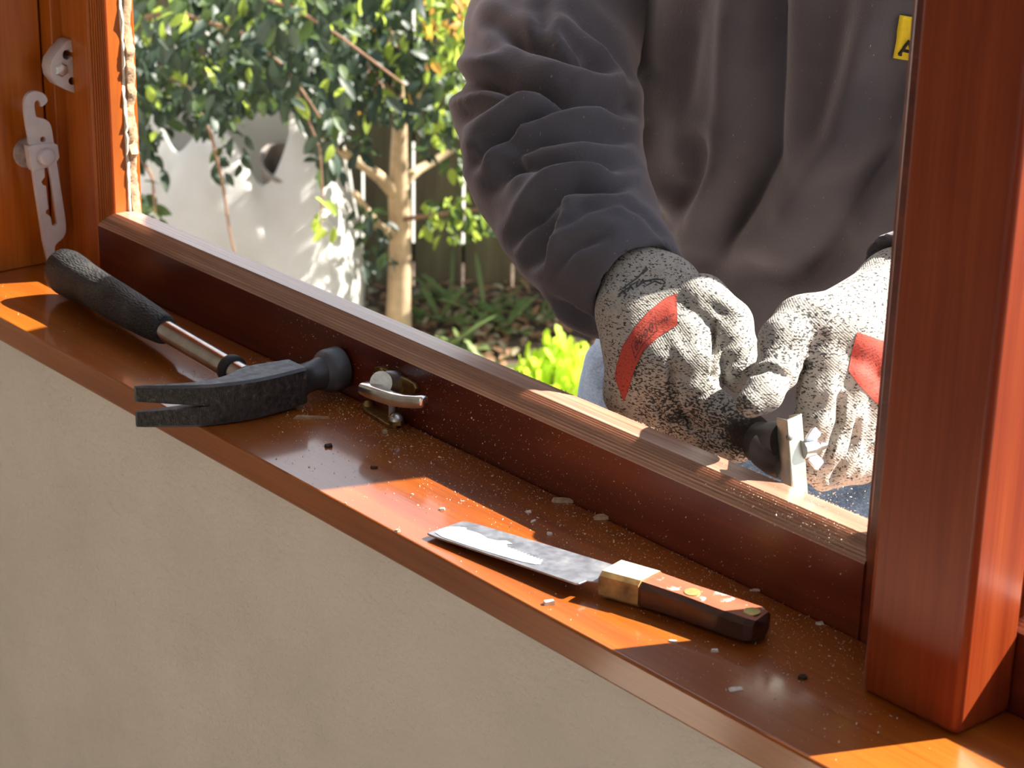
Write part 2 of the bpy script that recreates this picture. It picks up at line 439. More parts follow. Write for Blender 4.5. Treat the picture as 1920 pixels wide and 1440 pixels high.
# --- claw hammer
def sect(y, xf, th, zc, hz, n, m=24, zlo=None, zhi=None):
    out = []
    for k in range(m):
        t = 2 * math.pi * (k + .5) / m; c_, s_ = math.cos(t), math.sin(t)
        e = 2.0 / n
        out.append((xf - th / 2 + th / 2 * math.copysign(abs(c_) ** e, c_), y, zc + hz * math.copysign(abs(s_) ** e, s_)))
    return out
def loft(mb, secs, mi=0, flip=False):
    m = len(secs[0]); vs = [p for s_ in secs for p in s_]
    fs = [(i * m + k, (i + 1) * m + k, (i + 1) * m + (k + 1) % m, i * m + (k + 1) % m) for i in range(len(secs) - 1) for k in range(m)]
    fs += [tuple(range(m)), tuple(range((len(secs) - 1) * m, len(secs) * m))[::-1]]
    if flip: fs = [f[::-1] for f in fs]
    mb.add(vs, fs, mi)
k = NT('hammer_head_paint')
n1 = k.noise(k.coord(), 220, 4, .65); n2 = k.noise(k.coord((1, 1, 1)), 60, 3, .6)
c = k.mix(k.ramp(n2, [(.50, 0), (.70, .7)]), (.085, .088, .10), (.17, .17, .18))
k.P(Base_Color=c, Roughness=k.ramp(n1, [(.3, .36), (.7, .6)]), Metallic=.25, Specular_IOR_Level=.5).bump(n1, .2, .0008)
M['head'] = k.mat
k = NT('hammer_forged_face')
n1 = k.noise(k.coord((120, 500, 160), rot=(.5, 0, 0)), 1.0, 4, .6, 1.0); n2 = k.noise(k.coord(), 300, 3, .6)
k.P(Base_Color=k.ramp(n2, [(.35, (.022, .018, .017)), (.62, (.06, .05, .047)), (.75, (.16, .14, .13))]), Roughness=.5, Metallic=.2).bump(k.math('MULTIPLY_ADD', n1, 3.0, n2), .55, .0016)
M['head_rough'] = k.mat
M['neck'] = plain('hammer_neck_paint', (.05, .05, .052), .4, metal=.2, var=.3, scale=120, bump=.1)
M['steel'] = plain('polished_shaft_steel', (.50, .45, .43), .2, metal=1.0, var=.2, scale=90)
hm = tag(empty('claw_hammer'), 'black claw hammer with rubber grip lying on the sill', 'hammer')
hh = MB()
xs_ = [(-.0315, -.5490, .0022, .0138, .0132), (-.0275, -.5458, .0036, .0138, .0135), (-.014, -.5358, .0062, .0138, .0136), (-.002, -.5275, .0088, .0138, .0136), (.006, -.5232, .0105, .0138, .0135), (.015, -.5200, .0135, .0139, .0134), (.024, -.5172, .0175, .0140, .0132), (.034, -.5152, .0240, .0142, .0130), (.046, -.5140, .0265, .0145, .0128), (.058, -.5135, .0240, .0150, .0126), (.069, -.5135, .0215, .0155, .0122)]
for sg in (-1, 1):                                         # two halves, split into claw prongs at the thin end
    secs = []
    for y, xf, th, zc, hz in xs_:
        g = max(0, (.006 - y) / .0375) * .0034; ch = min(.0016, th * .3)
        P = [(xf, g), (xf, hz - ch), (xf - ch, hz), (xf - th + ch, hz), (xf - th, hz - ch), (xf - th, g)]
        secs.append([(px_, y, zc + sg * pz_) for px_, pz_ in P])
    i0 = len(hh.m); loft(hh, secs, 0, sg > 0)
    for q in range(len(secs) - 1): hh.m[i0 + q * 6] = 2
neck = [(.069, -.5140, .0205, .0155, .0112, 3.2), (.0745, -.5155, .0178, .016, .0096, 2.3), (.081, -.5155, .0178, .0168, .0096, 2), (.0865, -.5140, .0205, .0172, .0108, 2)]
poll = [(.0865, -.5138, .0208, .0172, .011, 2), (.0895, -.5115, .0255, .0175, .0132, 2), (.092, -.5105, .0275, .0176, .014, 2), (.1012, -.5105, .0275, .0178, .014, 2), (.1026, -.5118, .0250, .0178, .0128, 2)]
loft(hh, [sect(*b) for b in neck], 1); loft(hh, [sect(*b) for b in poll], 0)
hh.build('head', [M['head'], M['neck'], M['head_rough']], hm, smooth=38)
E0 = np.array([-.530, .0465, .0150]); E1 = np.array([-.815, .0600, .0200])
ax = (E1 - E0) / np.linalg.norm(E1 - E0); Lh = np.linalg.norm(E1 - E0)
MB().lathe([(.0112, 0), (.0105, .010), (.0086, .017), (.0080, .020)], E0, ax, 24).build('socket', M['head'], hm, smooth=60)
MB().lathe([(.0078, .0), (.0074, .04), (.0074, .16)], E0, ax, 28).build('shaft', M['steel'], hm, smooth=60)
MB().lathe([(.0078, .0335), (.0094, .0342), (.0098, .037), (.0094, .040), (.0078, .0412)], E0, ax, 28).build('collar', M['rubber'], hm, smooth=60)
k = NT('grip_rubber')
n1 = k.vor(k.coord((260, 900, 900)), 1.0); n2 = k.noise(k.coord(), 35, 4, .6)
c = k.mix(k.ramp(n2, [(.42, 0), (.75, .8)]), (.014, .014, .016), (.085, .085, .08))
k.P(Base_Color=c, Roughness=.55, Specular_IOR_Level=.5).bump(n1, .8, .0012)
M['grip'] = k.mat
gp = [(.0081, .0), (.0098, .0008), (.0106, .004), (.0122, .022), (.0134, .05), (.0140, .075), (.0144, .100), (.0152, .120), (.0166, .136), (.0170, .147), (.0160, .1545), (.0125, .1585), (.006, .1598), (0, .160)]
g0 = E0 + ax * (Lh - .160)
gm = MB(); gm.tube([g0 + ax * h for r, h in gp], [max(r, 1e-5) for r, h in gp], 36, flat=.93)
gm.build('grip', M['grip'], hm, smooth=70)

# --- hacking knife
kn = tag(empty('glazing_knife'), 'glazing knife with paint-stained blade and riveted wooden handle on the sill', 'knife')
zb0, zb1 = .0030, .0078
T0, T1 = atz(801, 999, zb0), atz(868, 974, zb0); H1, H0 = atz(1165, 1062, zb1), atz(1083, 1095, zb1)
k = NT('blade_steel')
n1 = k.noise(k.coord((1, 1, 1)), 90, 5, .65); n2 = k.noise(k.coord((60, 60, 60)), 6, 2, .5)
c = k.ramp(n1, [(.25, (.24, .24, .27)), (.55, (.38, .39, .43)), (.8, (.50, .49, .47))])
k.P(Base_Color=c, Metallic=.75, Roughness=k.ramp(n1, [(.3, .3), (.7, .5)])).bump(n2, .1, .0004)
M['blade'] = k.mat
bl = MB()
def blp(s, t):   # s 0 tip..1 heel along, t 0 near edge..1 back edge
    a = T0 * (1 - s) + H0 * s; b = T1 * (1 - s) + H1 * s
    return a * (1 - t) + b * t
outl = [(.0, .0), (.012, -.02), (.05, -.035), (.3, -.02), (.6, -.005), (.93, .0), (.985, .0), (1.0, .03), (1.0, .2), (1.06, .3), (1.06, .98), (.5, 1.0), (.1, 1.0), (.03, .97), (.012, .9)]
top = [blp(*q) for q in outl]; nb = len(top)
bot = [p + np.array([0, 0, -.0024 if outl[i][1] > .5 else -.0011]) for i, p in enumerate(top)]
bl.add(top + bot, [tuple(range(nb)), tuple(range(nb, 2 * nb))[::-1]] + [(i, nb + i, nb + (i + 1) % nb, (i + 1) % nb) for i in range(nb)])
bl.build('blade', M['blade'], kn, bevel=.0003)
M['paint'] = plain('dried_white_paint', (.56, .56, .57), .6, var=.1, scale=200, bump=.4)
sm = [(.03, .10), (.10, .02), (.22, .02), (.36, .03), (.50, .06), (.62, .10), (.69, .16)]
sm2 = [(.70, .22), (.685, .30)]
for i in range(11):
    s = .67 - i * .022
    sm2 += [(s, .40 + .005 * i), (s - .012, .30 + .012 * i)]
sm2 += [(.40, .55), (.42, .62), (.37, .66), (.34, .56), (.28, .52), (.22, .60), (.18, .62), (.12, .60), (.10, .68), (.06, .62), (.03, .5), (.015, .3)]
sp = [blp(*q) for q in sm + sm2]; ns = len(sp)
pm = MB(); up = np.array([0, 0, .00035])
pm.add([p + up for p in sp] + [p - up for p in sp], [tuple(range(ns)), tuple(range(ns, 2 * ns))[::-1]] + [(i, ns + i, ns + (i + 1) % ns, (i + 1) % ns) for i in range(ns)])
po = pm.build('paint_smear', M['paint'], kn)
zt = .0155
A, B = atz(1121, 1071, zt), atz(1166, 1046, zt); A2, B2 = atz(1197, 1091, zt), atz(1243, 1068, zt)
D, Ee = atz(1412, 1168, zt - .0015), atz(1452, 1140, zt - .0015)
def hsec(a, b, zt_, zb_, ch=.0022, inset=0):
    a = np.array(a); b = np.array(b); w = (b - a) / np.linalg.norm(b - a); c = (a + b) / 2; h = np.linalg.norm(b - a) / 2 - inset
    P = [(-h + ch, zt_ - inset), (h - ch, zt_ - inset), (h, zt_ - ch - inset), (h, zb_ + ch + inset), (h - ch, zb_ + inset), (-h + ch, zb_ + inset), (-h, zb_ + ch + inset), (-h, zt_ - ch - inset)]
    return [np.array([c[0] + w[0] * p, c[1] + w[1] * p, z]) for p, z in P]
k = NT('knife_ferrule')
n1 = k.noise(k.coord((40, 200, 200)), 1.0, 4, .6); n2 = k.noise(k.coord(), 120, 4, .6)
c = k.mix(k.ramp(n2, [(.35, 1), (.6, 0)]), (.72, .66, .48), k.ramp(n1, [(.3, (.14, .08, .03)), (.6, (.42, .28, .11))]))
k.P(Base_Color=c, Roughness=.6).bump(n2, .3, .001)
M['ferrule'] = plain('cream_dried_putty', (.50, .47, .36), .65, var=.08, scale=300, bump=.3)
M['ferrule_side'] = plain('stained_leather', (.33, .20, .07), .6, var=.5, scale=110, bump=.3)
fm = MB(); secs = [hsec(A, B, zt - .0006, .0012, .0028, .0006), hsec(A * .95 + A2 * .05, B * .95 + B2 * .05, zt, .0006), hsec(A2, B2, zt, .0006)]
vs = [p for s_ in secs for p in s_]
for i in range(2):
    for q in range(8):
        fm.add([vs[i * 8 + q], vs[i * 8 + (q + 1) % 8], vs[i * 8 + 8 + (q + 1) % 8], vs[i * 8 + 8 + q]], [(0, 1, 2, 3)], 0 if q in (0, 1) else 1)
fm.add(secs[0], [tuple(range(8))[::-1]], 1); fm.add(secs[2], [tuple(range(8))], 1)
fm.build('ferrule', [M['ferrule'], M['ferrule_side']], kn, bevel=.0006)
M['knife_wood'] = wood('knife_handle_wood', [(.17, .035, .018), (.34, .085, .045), (.50, .16, .09)], 'X', .38, .25, .2, seed=21)
_t = M['knife_wood'].node_tree; _b = _t.nodes['Principled BSDF']; _src = _b.inputs['Base Color'].links[0].from_socket
_tc = _t.nodes.new('ShaderNodeTexCoord'); _n = _t.nodes.new('ShaderNodeTexNoise'); _n.inputs['Scale'].default_value = 160; _n.inputs['Detail'].default_value = 5
_r = _t.nodes.new('ShaderNodeValToRGB'); _r.color_ramp.elements[0].position = .60; _r.color_ramp.elements[1].position = .66
_m = _t.nodes.new('ShaderNodeMix'); _m.data_type = 'RGBA'; _m.inputs[7].default_value = (.42, .34, .30, 1)
_t.links.new(_tc.outputs['Object'], _n.inputs['Vector']); _t.links.new(_n.outputs[0], _r.inputs[0]); _t.links.new(_r.outputs[0], _m.inputs[0]); _t.links.new(_src, _m.inputs[6]); _t.links.new(_m.outputs[2], _b.inputs['Base Color'])
M['knife_dark'] = wood('knife_handle_dark_wood', [(.012, .006, .005), (.04, .012, .008), (.10, .025, .014)], 'X', .4, .2, .2, seed=23)  # darker wood tone for every handle face but the top
hs_ = []
for t, ex, ins in ((0.0, 0, .0002), (.03, 0, 0), (.35, -.0006, 0), (.7, .0004, 0), (.92, .0002, 0), (.985, -.001, .0006), (1.02, -.004, .003)):
    a = A2 * (1 - t) + D * t; b = B2 * (1 - t) + Ee * t; w = (b - a) / np.linalg.norm(b - a)
    hs_.append(hsec(a - w * ex, b + w * ex, zt - .0005 - .0012 * t, .0004, .0026, ins))
hk = MB(); vs = [p for s_ in hs_ for p in s_]
for i in range(len(hs_) - 1):
    for q in range(8):
        hk.add([vs[i * 8 + q], vs[i * 8 + (q + 1) % 8], vs[i * 8 + 8 + (q + 1) % 8], vs[i * 8 + 8 + q]], [(0, 1, 2, 3)], 0 if q == 0 and i < 5 else 1)
hk.add(hs_[0], [tuple(range(8))[::-1]], 1); hk.add(hs_[-1], [tuple(range(8))], 1)
hk.build('handle', [M['knife_wood'], M['knife_dark']], kn, bevel=.0007, seg=3)
for (px, py), zz in (((1298, 1111), zt - .0010), ((1410, 1147), zt - .0016)):
    MB().lathe([(0, 0), (.0042, 0), (.0041, .0005), (0, .0007)], atz(px, py, zz), (0, 0, 1), 20).build('rivet_or_hole', M['rivet_or_hole'], kn, smooth=50)
# ================================================================= PERSON
def atp(px, py, d):                                 # pixel at a camera depth
    return CAM + ray(px, py) * d
def surface_nets(f, lo, hi, res):
    lo = np.array(lo, float); hi = np.array(hi, float)
    n = np.ceil((hi - lo) / res).astype(int) + 1
    ax = [(lo[i] + res * np.arange(n[i])).astype(np.float32) for i in range(3)]
    X, Y, Z = np.meshgrid(*ax, indexing='ij')
    G = f(np.stack([X, Y, Z], -1))
    ins = G < 0
    cr = [(i, j, k) for i in (0, 1) for j in (0, 1) for k in (0, 1)]
    sl = lambda A, c: A[c[0]:A.shape[0] - 1 + c[0], c[1]:A.shape[1] - 1 + c[1], c[2]:A.shape[2] - 1 + c[2]]
    cnt = sum(sl(ins, c).astype(np.int8) for c in cr)
    cells = np.argwhere((cnt > 0) & (cnt < 8))
    vid = -np.ones(cnt.shape, int); vid[tuple(cells.T)] = np.arange(len(cells))
    acc = np.zeros((len(cells), 3)); num = np.zeros(len(cells))
    for a in cr:
        for d in range(3):
            if a[d]: continue
            b = list(a); b[d] = 1
            ga = G[tuple((cells + a).T)]; gb = G[tuple((cells + b).T)]
            m = (ga < 0) != (gb < 0)
            t = np.where(m, ga / np.where(m, ga - gb, 1), 0)
            p = np.array(a, float)[None] + t[:, None] * (np.array(b) - np.array(a))
            acc += p * m[:, None]; num += m
    V = lo + (cells + acc / num[:, None]) * res
    F = []
    for d in range(3):
        e1, e2 = [q for q in range(3) if q != d]
        s0 = [slice(None)] * 3; s1 = [slice(None)] * 3; s0[d] = slice(0, -1); s1[d] = slice(1, None)
        A, B = ins[tuple(s0)], ins[tuple(s1)]
        for flip in (0, 1):
            E = np.argwhere((A & ~B) if not flip else (~A & B))
            ok = (E[:, e1] > 0) & (E[:, e2] > 0) & (E[:, e1] < cnt.shape[e1]) & (E[:, e2] < cnt.shape[e2])
            E = E[ok]
            o1 = np.zeros(3, int); o1[e1] = 1; o2 = np.zeros(3, int); o2[e2] = 1
            q = [vid[tuple((E - o1 - o2).T)], vid[tuple((E - o2).T)], vid[tuple(E.T)], vid[tuple((E - o1).T)]]
            q = np.stack(q, 1)
            if (flip == 1) ^ (d == 1): q = q[:, ::-1]
            F.append(q)
    return V, np.concatenate(F)
def cone(P, a, b, ra, rb):
    a = np.array(a, np.float32); b = np.array(b, np.float32); ab = b - a
    t = np.clip(((P - a) @ ab) / max(float(ab @ ab), 1e-9), 0, 1)
    return np.linalg.norm(P - a - t[..., None] * ab, axis=-1) - (ra + (rb - ra) * t)
def smin(a, b, k):
    h = np.clip(.5 + .5 * (b - a) / k, 0, 1)
    return b * (1 - h) + a * h - k * h * (1 - h)
def chain(P, pts, k=.004):
    d = None
    for (a, ra), (b, rb) in zip(pts[:-1], pts[1:]):
        c = cone(P, a, b, ra, rb); d = c if d is None else smin(d, c, k)
    return d
def vnormals(V, F):
    n = np.cross(V[F[:, 2]] - V[F[:, 0]], V[F[:, 3]] - V[F[:, 1]]); N = np.zeros_like(V)
    for i in range(4): np.add.at(N, F[:, i], n)
    return N / np.maximum(np.linalg.norm(N, axis=1, keepdims=True), 1e-12)
def relax(V, F, it=2, lam=.5):
    for _ in range(it):
        A = np.zeros_like(V); c = np.zeros(len(V))
        for i in range(4):
            for j in (1, 3):
                np.add.at(A, F[:, i], V[F[:, (i + j) % 4]]); np.add.at(c, F[:, i], 1)
        V = V + lam * (A / np.maximum(c, 1)[:, None] - V)
    return V
def seg_dist(uv, pl):
    best = np.full(len(uv), 1e9); pl = np.array(pl, float)
    for a, b in zip(pl[:-1], pl[1:]):
        ab = b - a; t = np.clip(((uv - a) @ ab) / (ab @ ab), 0, 1)
        best = np.minimum(best, np.linalg.norm(uv - a - t[:, None] * ab, axis=1))
    return best
def sculpt(V, F, folds):
    """folds: (polyline, half width px, amplitude m): dents and ridges in the cloth."""
    N = vnormals(V, F); uv = proj(V); face = ((CAM - V) * N).sum(1) > -.2
    D = np.zeros(len(V))
    for pl, w, amp in folds:
        d = seg_dist(uv, pl)
        pl = np.array(pl, float)
        e = np.minimum(np.linalg.norm(uv - pl[0], axis=1), np.linalg.norm(uv - pl[-1], axis=1))
        D += amp * (np.exp(-(d / w) ** 2) - .25 * np.exp(-((d - 2.2 * w) / (1.2 * w)) ** 2)) * (0.35 + .65 * np.clip(e / (3 * w), 0, 1))
    return V + N * (D * face)[:, None]
def qmesh(name, V, F, mat, parent=None, attrs=None):
    me = bpy.data.meshes.new(name)
    me.vertices.add(len(V)); me.vertices.foreach_set('co', V.astype(np.float32).ravel())
    me.loops.add(len(F) * 4); me.loops.foreach_set('vertex_index', F.astype(np.int32).ravel())
    me.polygons.add(len(F)); me.polygons.foreach_set('loop_start', np.arange(0, len(F) * 4, 4, dtype=np.int32))
    me.update(); me.validate()
    me.materials.append(mat)
    for k_, v_ in (attrs or {}).items():
        at = me.attributes.new(k_, 'FLOAT', 'POINT'); at.data.foreach_set('value', v_.astype(np.float32))
    return link(name, me, parent, smooth=180)
def bvh(V, F): return BVHTree.FromPolygons([tuple(v) for v in V], [tuple(f) for f in F])
def cast(tree, px, py):
    d = ray(px, py); h = tree.ray_cast(Vector(CAM), Vector(d / np.linalg.norm(d)))
    return (None, None) if h[0] is None else (np.array(h[0]), np.array(h[1]))

# ---- gloves -------------------------------------------------------------
g = lambda x, y: (1080 + x / 2.572, 440 + y / 2.572)
def J(x, y, r, d):
    p = g(x, y); return (atp(*p, d), r / 2.572 * d / FPX)
def hand(palm, fingers, kp=.012, kf=.0022):
    def f(P):
        d = None
        for a, b in palm:
            c = cone(P, a[0], b[0], a[1], b[1]); d = c if d is None else smin(d, c, kp)
        for fg, kk in fingers:
            d = smin(d, chain(P, fg, .005), kk)
        return d
    return f
dA = 1.178
W = J(330, 285, 205, dA + .045); W2 = J(210, 130, 200, dA + .075)
Wi, Wp = J(420, 300, 165, dA + .040), J(270, 400, 150, dA + .028)
K1, K2, K3, K4 = J(560, 520, 110, dA + .004), J(440, 640, 115, dA + .002), J(330, 710, 108, dA + .008), J(246, 770, 92, dA + .016)
palmA = [(W2, W), (W, Wi), (Wi, K1), (Wi, K2), (Wp, K3), (Wp, K4), (K2, J(400, 820, 110, dA + .008)), (K4, J(420, 900, 85, dA + .016))]
fingA = [
    ([K1, J(575, 640, 116, dA - .006), J(580, 770, 112, dA - .010), J(700, 880, 98, dA - .022), J(830, 950, 88, dA - .040), J(930, 985, 70, dA - .055)], .003),
    ([K2, J(440, 860, 104, dA + .002), J(560, 965, 84, dA - .010), J(700, 1020, 74, dA - .030), J(790, 1045, 58, dA - .042)], .0025),
    ([K3, J(330, 850, 88, dA + .010), J(470, 940, 72, dA + .004), J(640, 1030, 62, dA - .016), J(745, 1065, 46, dA - .028)], .003),
    ([J(600, 350, 165, dA + .022), J(730, 430, 118, dA + .010), J(768, 560, 104, dA + .000), J(795, 690, 80, dA - .012)], .0035),
]
fA = hand(palmA, fingA)
loA = np.min([K4[0], W2[0], fingA[0][0][-1][0], fingA[2][0][-1][0]], 0) - .045; hiA = np.max([K4[0], W2[0], W[0], fingA[0][0][-1][0], fingA[3][0][0][0]], 0) + .045
VA, FA = surface_nets(fA, loA, hiA, .0017)
VA = relax(VA, FA, 2)
foldsA = [([g(665, 430), g(668, 560), g(660, 700)], 4, -.0042), ([g(455, 620), g(470, 790), g(560, 930)], 5, -.0042),
          ([g(640, 330), g(740, 400)], 9, -.0018), ([g(140, 350), g(300, 230), g(430, 190)], 7, -.0012), ([g(180, 420), g(330, 310), g(460, 270)], 6, .001),
          ([g(470, 500), g(520, 620)], 9, .0015), ([g(520, 800), g(640, 760)], 7, -.0014), ([g(560, 860), g(680, 800)], 6, -.0014), ([g(370, 780), g(430, 930)], 6, -.003),
          ([g(690, 620), g(800, 600)], 7, -.0012), ([g(700, 540), g(820, 500)], 7, -.001), ([g(280, 880), g(330, 780)], 6, -.0012)]
VA = sculpt(VA, FA, foldsA)

dB = 1.120
WB = J(1560, 280, 175, dB + .060); WB2 = J(1700, 170, 170, dB + .090)
P1, P2, P3 = J(1160, 460, 150, dB + .006), J(1310, 520, 150, dB + .010), J(1430, 600, 140, dB + .018)
palmB = [(WB2, WB), (WB, P1), (WB, P2), (WB, P3), (P1, P2), (P2, P3), (P3, J(1480, 820, 120, dB + .028))]
fingB = [
    ([P1, J(1200, 620, 118, dB - .002), J(1172, 770, 106, dB - .006), J(1150, 920, 92, dB - .010), J(1100, 1040, 74, dB - .010)], .003),
    ([P2, J(1310, 700, 120, dB + .002), J(1285, 880, 104, dB + .000), J(1215, 1040, 88, dB - .006), J(1130, 1140, 62, dB - .010)], .0025),
    ([P3, J(1405, 800, 118, dB + .010), J(1385, 980, 106, dB + .008), J(1300, 1100, 92, dB + .000), J(1190, 1180, 62, dB - .006)], .0025),
    ([J(1480, 700, 130, dB + .028), J(1490, 900, 112, dB + .022), J(1460, 1030, 100, dB + .020), J(1370, 1110, 86, dB + .014), J(1250, 1165, 60, dB + .006)], .0025),
    ([J(1090, 440, 150, dB + .006), J(1005, 520, 122, dB - .008), J(962, 660, 94, dB - .020), J(905, 765, 88, dB - .030), J(840, 815, 72, dB - .036)], .004),
]
fB = hand(palmB, fingB)
aB = np.array([q[0] for q in (WB2, WB, P1, P3, fingB[0][0][-1], fingB[3][0][-1], fingB[4][0][-1], fingB[3][0][1], fingB[3][0][3])])
VB, FB = surface_nets(fB, aB.min(0) - .035, aB.max(0) + .035, .0017)
VB = relax(VB, FB, 2)
foldsB = [([g(855, 672), g(930, 645), g(1030, 690)], 4, -.0016), ([g(865, 640), g(940, 612), g(1030, 650)], 4, .0012), ([g(1112, 620), g(1085, 680), g(1045, 830)], 4, -.004),
          ([g(1110, 600), g(1130, 540), g(1180, 500)], 9, -.002), ([g(1275, 780), g(1270, 900), g(1200, 1090)], 5, -.0038), ([g(1360, 900), g(1330, 1040), g(1230, 1180)], 5, -.0036),
          ([g(1240, 700), g(1210, 840), g(1150, 960)], 8, .0012), ([g(980, 560), g(1060, 520)], 7, -.001), ([g(1420, 1040), g(1330, 1150)], 5, -.0018)]
VB = sculpt(VB, FB, foldsB)

def stains_creases(V, L):
    uv = proj(V); s = np.zeros(len(V))
    for x, y, r, a in L:
        p = np.array(g(x, y)); s = np.maximum(s, a * np.clip(1.25 - np.linalg.norm(uv - p, axis=1) / (r / 2.572), 0, 1))
    return s
k = NT('knit_glove')
co = k.coord((1, 1, 1))
fl = k.noise(k.coord((480, 480, 1150), rot=(.3, .2, .5)), 1.0, 2, .55)
fl2 = k.noise(k.coord((150, 150, 260), rot=(.1, .5, .2)), 1.0, 3, .6)
rows = k.n('ShaderNodeTexWave', wave_type='BANDS', bands_direction='DIAGONAL'); k.set(rows, 'Vector', k.coord((520, 520, 900))); rows.inputs['Scale'].default_value = .45; rows.inputs['Distortion'].default_value = 1.5
st_ = k.attr('stain_crease')
thr = k.math('ADD', k.math('MULTIPLY_ADD', fl2, .16, fl), k.math('MULTIPLY', st_, .28))
dark = k.ramp(thr, [(.645, 0), (.70, 1)])
base = k.mix(k.ramp(fl2, [(.35, 0), (.7, 1)]), (.405, .385, .345), (.335, .318, .285))
c = k.mix(dark, base, (.05, .047, .045))
c = k.mix(k.ramp(k.math('MULTIPLY_ADD', fl2, .5, st_), [(.62, 0), (1.05, .92)]), c, (.018, .015, .014))
k.P(Base_Color=c, Roughness=.9, Specular_IOR_Level=.2, Sheen_Weight=.15)
k.bump(k.math('ADD', k.math('MULTIPLY', rows.outputs[0], .35), k.math('MULTIPLY', fl, 1.5)), .4, .0007)
M['glove'] = k.mat
person = tag(empty('person'), 'person in dark charcoal sweatshirt and gloves scraping the window frame outside', 'person')
stA = stains_creases(VA, [(900, 970, 150, 1.1), (800, 960, 130, .85), (690, 900, 120, .42), (580, 860, 100, .40), (470, 880, 110, .5), (420, 800, 120, .4), (300, 660, 130, .3), (640, 990, 100, .35), (790, 620, 60, .3)])
stB = stains_creases(VB, [(800, 820, 70, .5), (860, 860, 60, .3), (1150, 480, 160, .25), (1110, 620, 50, .5), (1000, 560, 90, .2)])  # spot at the thumb root is crease shade put into the colour
gloveA = qmesh('glove', VA, FA, M['glove'], person, {'stain_crease': stA}); gloveA['label'] = 'speckled grey knit glove with dark stained fingertips'
gloveB = qmesh('glove', VB, FB, M['glove'], person, {'stain_crease': stB}); gloveB['label'] = 'speckled grey knit glove with thumb pressed on scraper'
tA, tB = bvh(VA, FA), bvh(VB, FB)

# printed patches that follow the glove surface
def inside(poly, x, y):
    c = False; n = len(poly)
    for i in range(n):
        x1, y1 = poly[i]; x2, y2 = poly[(i + 1) % n]
        if (y1 > y) != (y2 > y) and x < (x2 - x1) * (y - y1) / (y2 - y1) + x1: c = not c
    return c
def band_decal(name, tree, c0, c1, nu, nv, marks, mat, parent, lift=.0004):
    """strip between two edge polylines c0 and c1, laid on the surface; marks(u, v) gives 1 where print is dark."""
    def along(pl, n):
        pl = np.array(pl, float); L = np.r_[0, np.cumsum(np.linalg.norm(np.diff(pl, axis=0), axis=1))]
        t = np.linspace(0, L[-1], n); return np.stack([np.interp(t, L, pl[:, 0]), np.interp(t, L, pl[:, 1])], 1)
    a, b = along(c0, nu), along(c1, nu)
    V = np.full((nu, nv, 3), np.nan); K = np.zeros((nu, nv))
    for i in range(nu):
        for j in range(nv):
            t = j / (nv - 1); p = a[i] * (1 - t) + b[i] * t
            h, n_ = cast(tree, *p)
            if h is not None: V[i, j] = h + n_ * lift
            K[i, j] = marks(i / (nu - 1), t)
    ok = ~np.isnan(V[..., 0]); idx = -np.ones((nu, nv), int); idx[ok] = np.arange(ok.sum())
    F = [(idx[i, j], idx[i + 1, j], idx[i + 1, j + 1], idx[i, j + 1]) for i in range(nu - 1) for j in range(nv - 1) if min(idx[i, j], idx[i + 1, j], idx[i + 1, j + 1], idx[i, j + 1]) >= 0]
    F = np.array(F)
    n = np.cross(V[ok][F[0][1]] - V[ok][F[0][0]], V[ok][F[0][2]] - V[ok][F[0][0]])
    if np.dot(n, CAM - V[ok][F[0][0]]) < 0: F = F[:, ::-1]
    return qmesh(name, V[ok], F, mat, parent, {'mark': K[ok]})
def red_mat(name, red):
    k = NT(name)
    w = k.noise(k.coord((600, 600, 1300)), 1.0, 2, .6)
    c = k.mix(k.ramp(w, [(.54, 0), (.66, .8)]), red, (.10, .02, .02))
    c = k.mix(k.math('MULTIPLY', k.attr('mark'), .85), c, (.035, .015, .015))
    k.P(Base_Color=c, Roughness=.75).bump(w, .3, .0006)
    return k.mat
M['red_print'] = red_mat('red_glove_print', (.48, .062, .036))
def logoA(u, v):
    # dark rectangular frame around looping letters, as printed on the patch
    m = 0
    if .40 < u < .76 and .28 < v < .80:
        if u < .415 or u > .745 or v < .32 or v > .76: m = .8
        for cu in (.47, .545, .62, .695):
            d = math.hypot((u - cu) / .026, (v - .54) / .15)
            if .62 < d < 1.05: m = 1
        if abs(v - .54) < .03 and .44 < u < .72: m = max(m, .7)
    if .78 < u < .97 and abs(v - .62) < .05 and (int(u * 90) % 3): m = .7
    if u < .02 or u > .985 or v < .03 or v > .96: m = max(m, .35)
    return m
band_decal('red_print', tA, [g(188, 690), g(195, 640), g(225, 540), g(280, 450), g(350, 370), g(430, 305), g(486, 284)], [g(232, 806), g(258, 740), g(285, 650), g(330, 560), g(400, 495), g(470, 450), g(490, 440)], 150, 44, logoA, M['red_print'], gloveA)
def logoB(u, v):
    m = 0
    for cu, cv in ((.25, .4), (.42, .5), (.58, .42), (.74, .52)):
        if math.hypot((u - cu) / .1, (v - cv) / .22) < 1 and (int(u * 61) + int(v * 23)) % 3 == 0: m = .8
    return m
band_decal('red_print', tB, [g(1355, 470), g(1330, 560), g(1312, 655), g(1360, 720), g(1440, 805)], [g(1500, 520), g(1560, 600), g(1580, 700), g(1590, 800), g(1560, 900)], 70, 50, logoB, M['red_print'], gloveB)
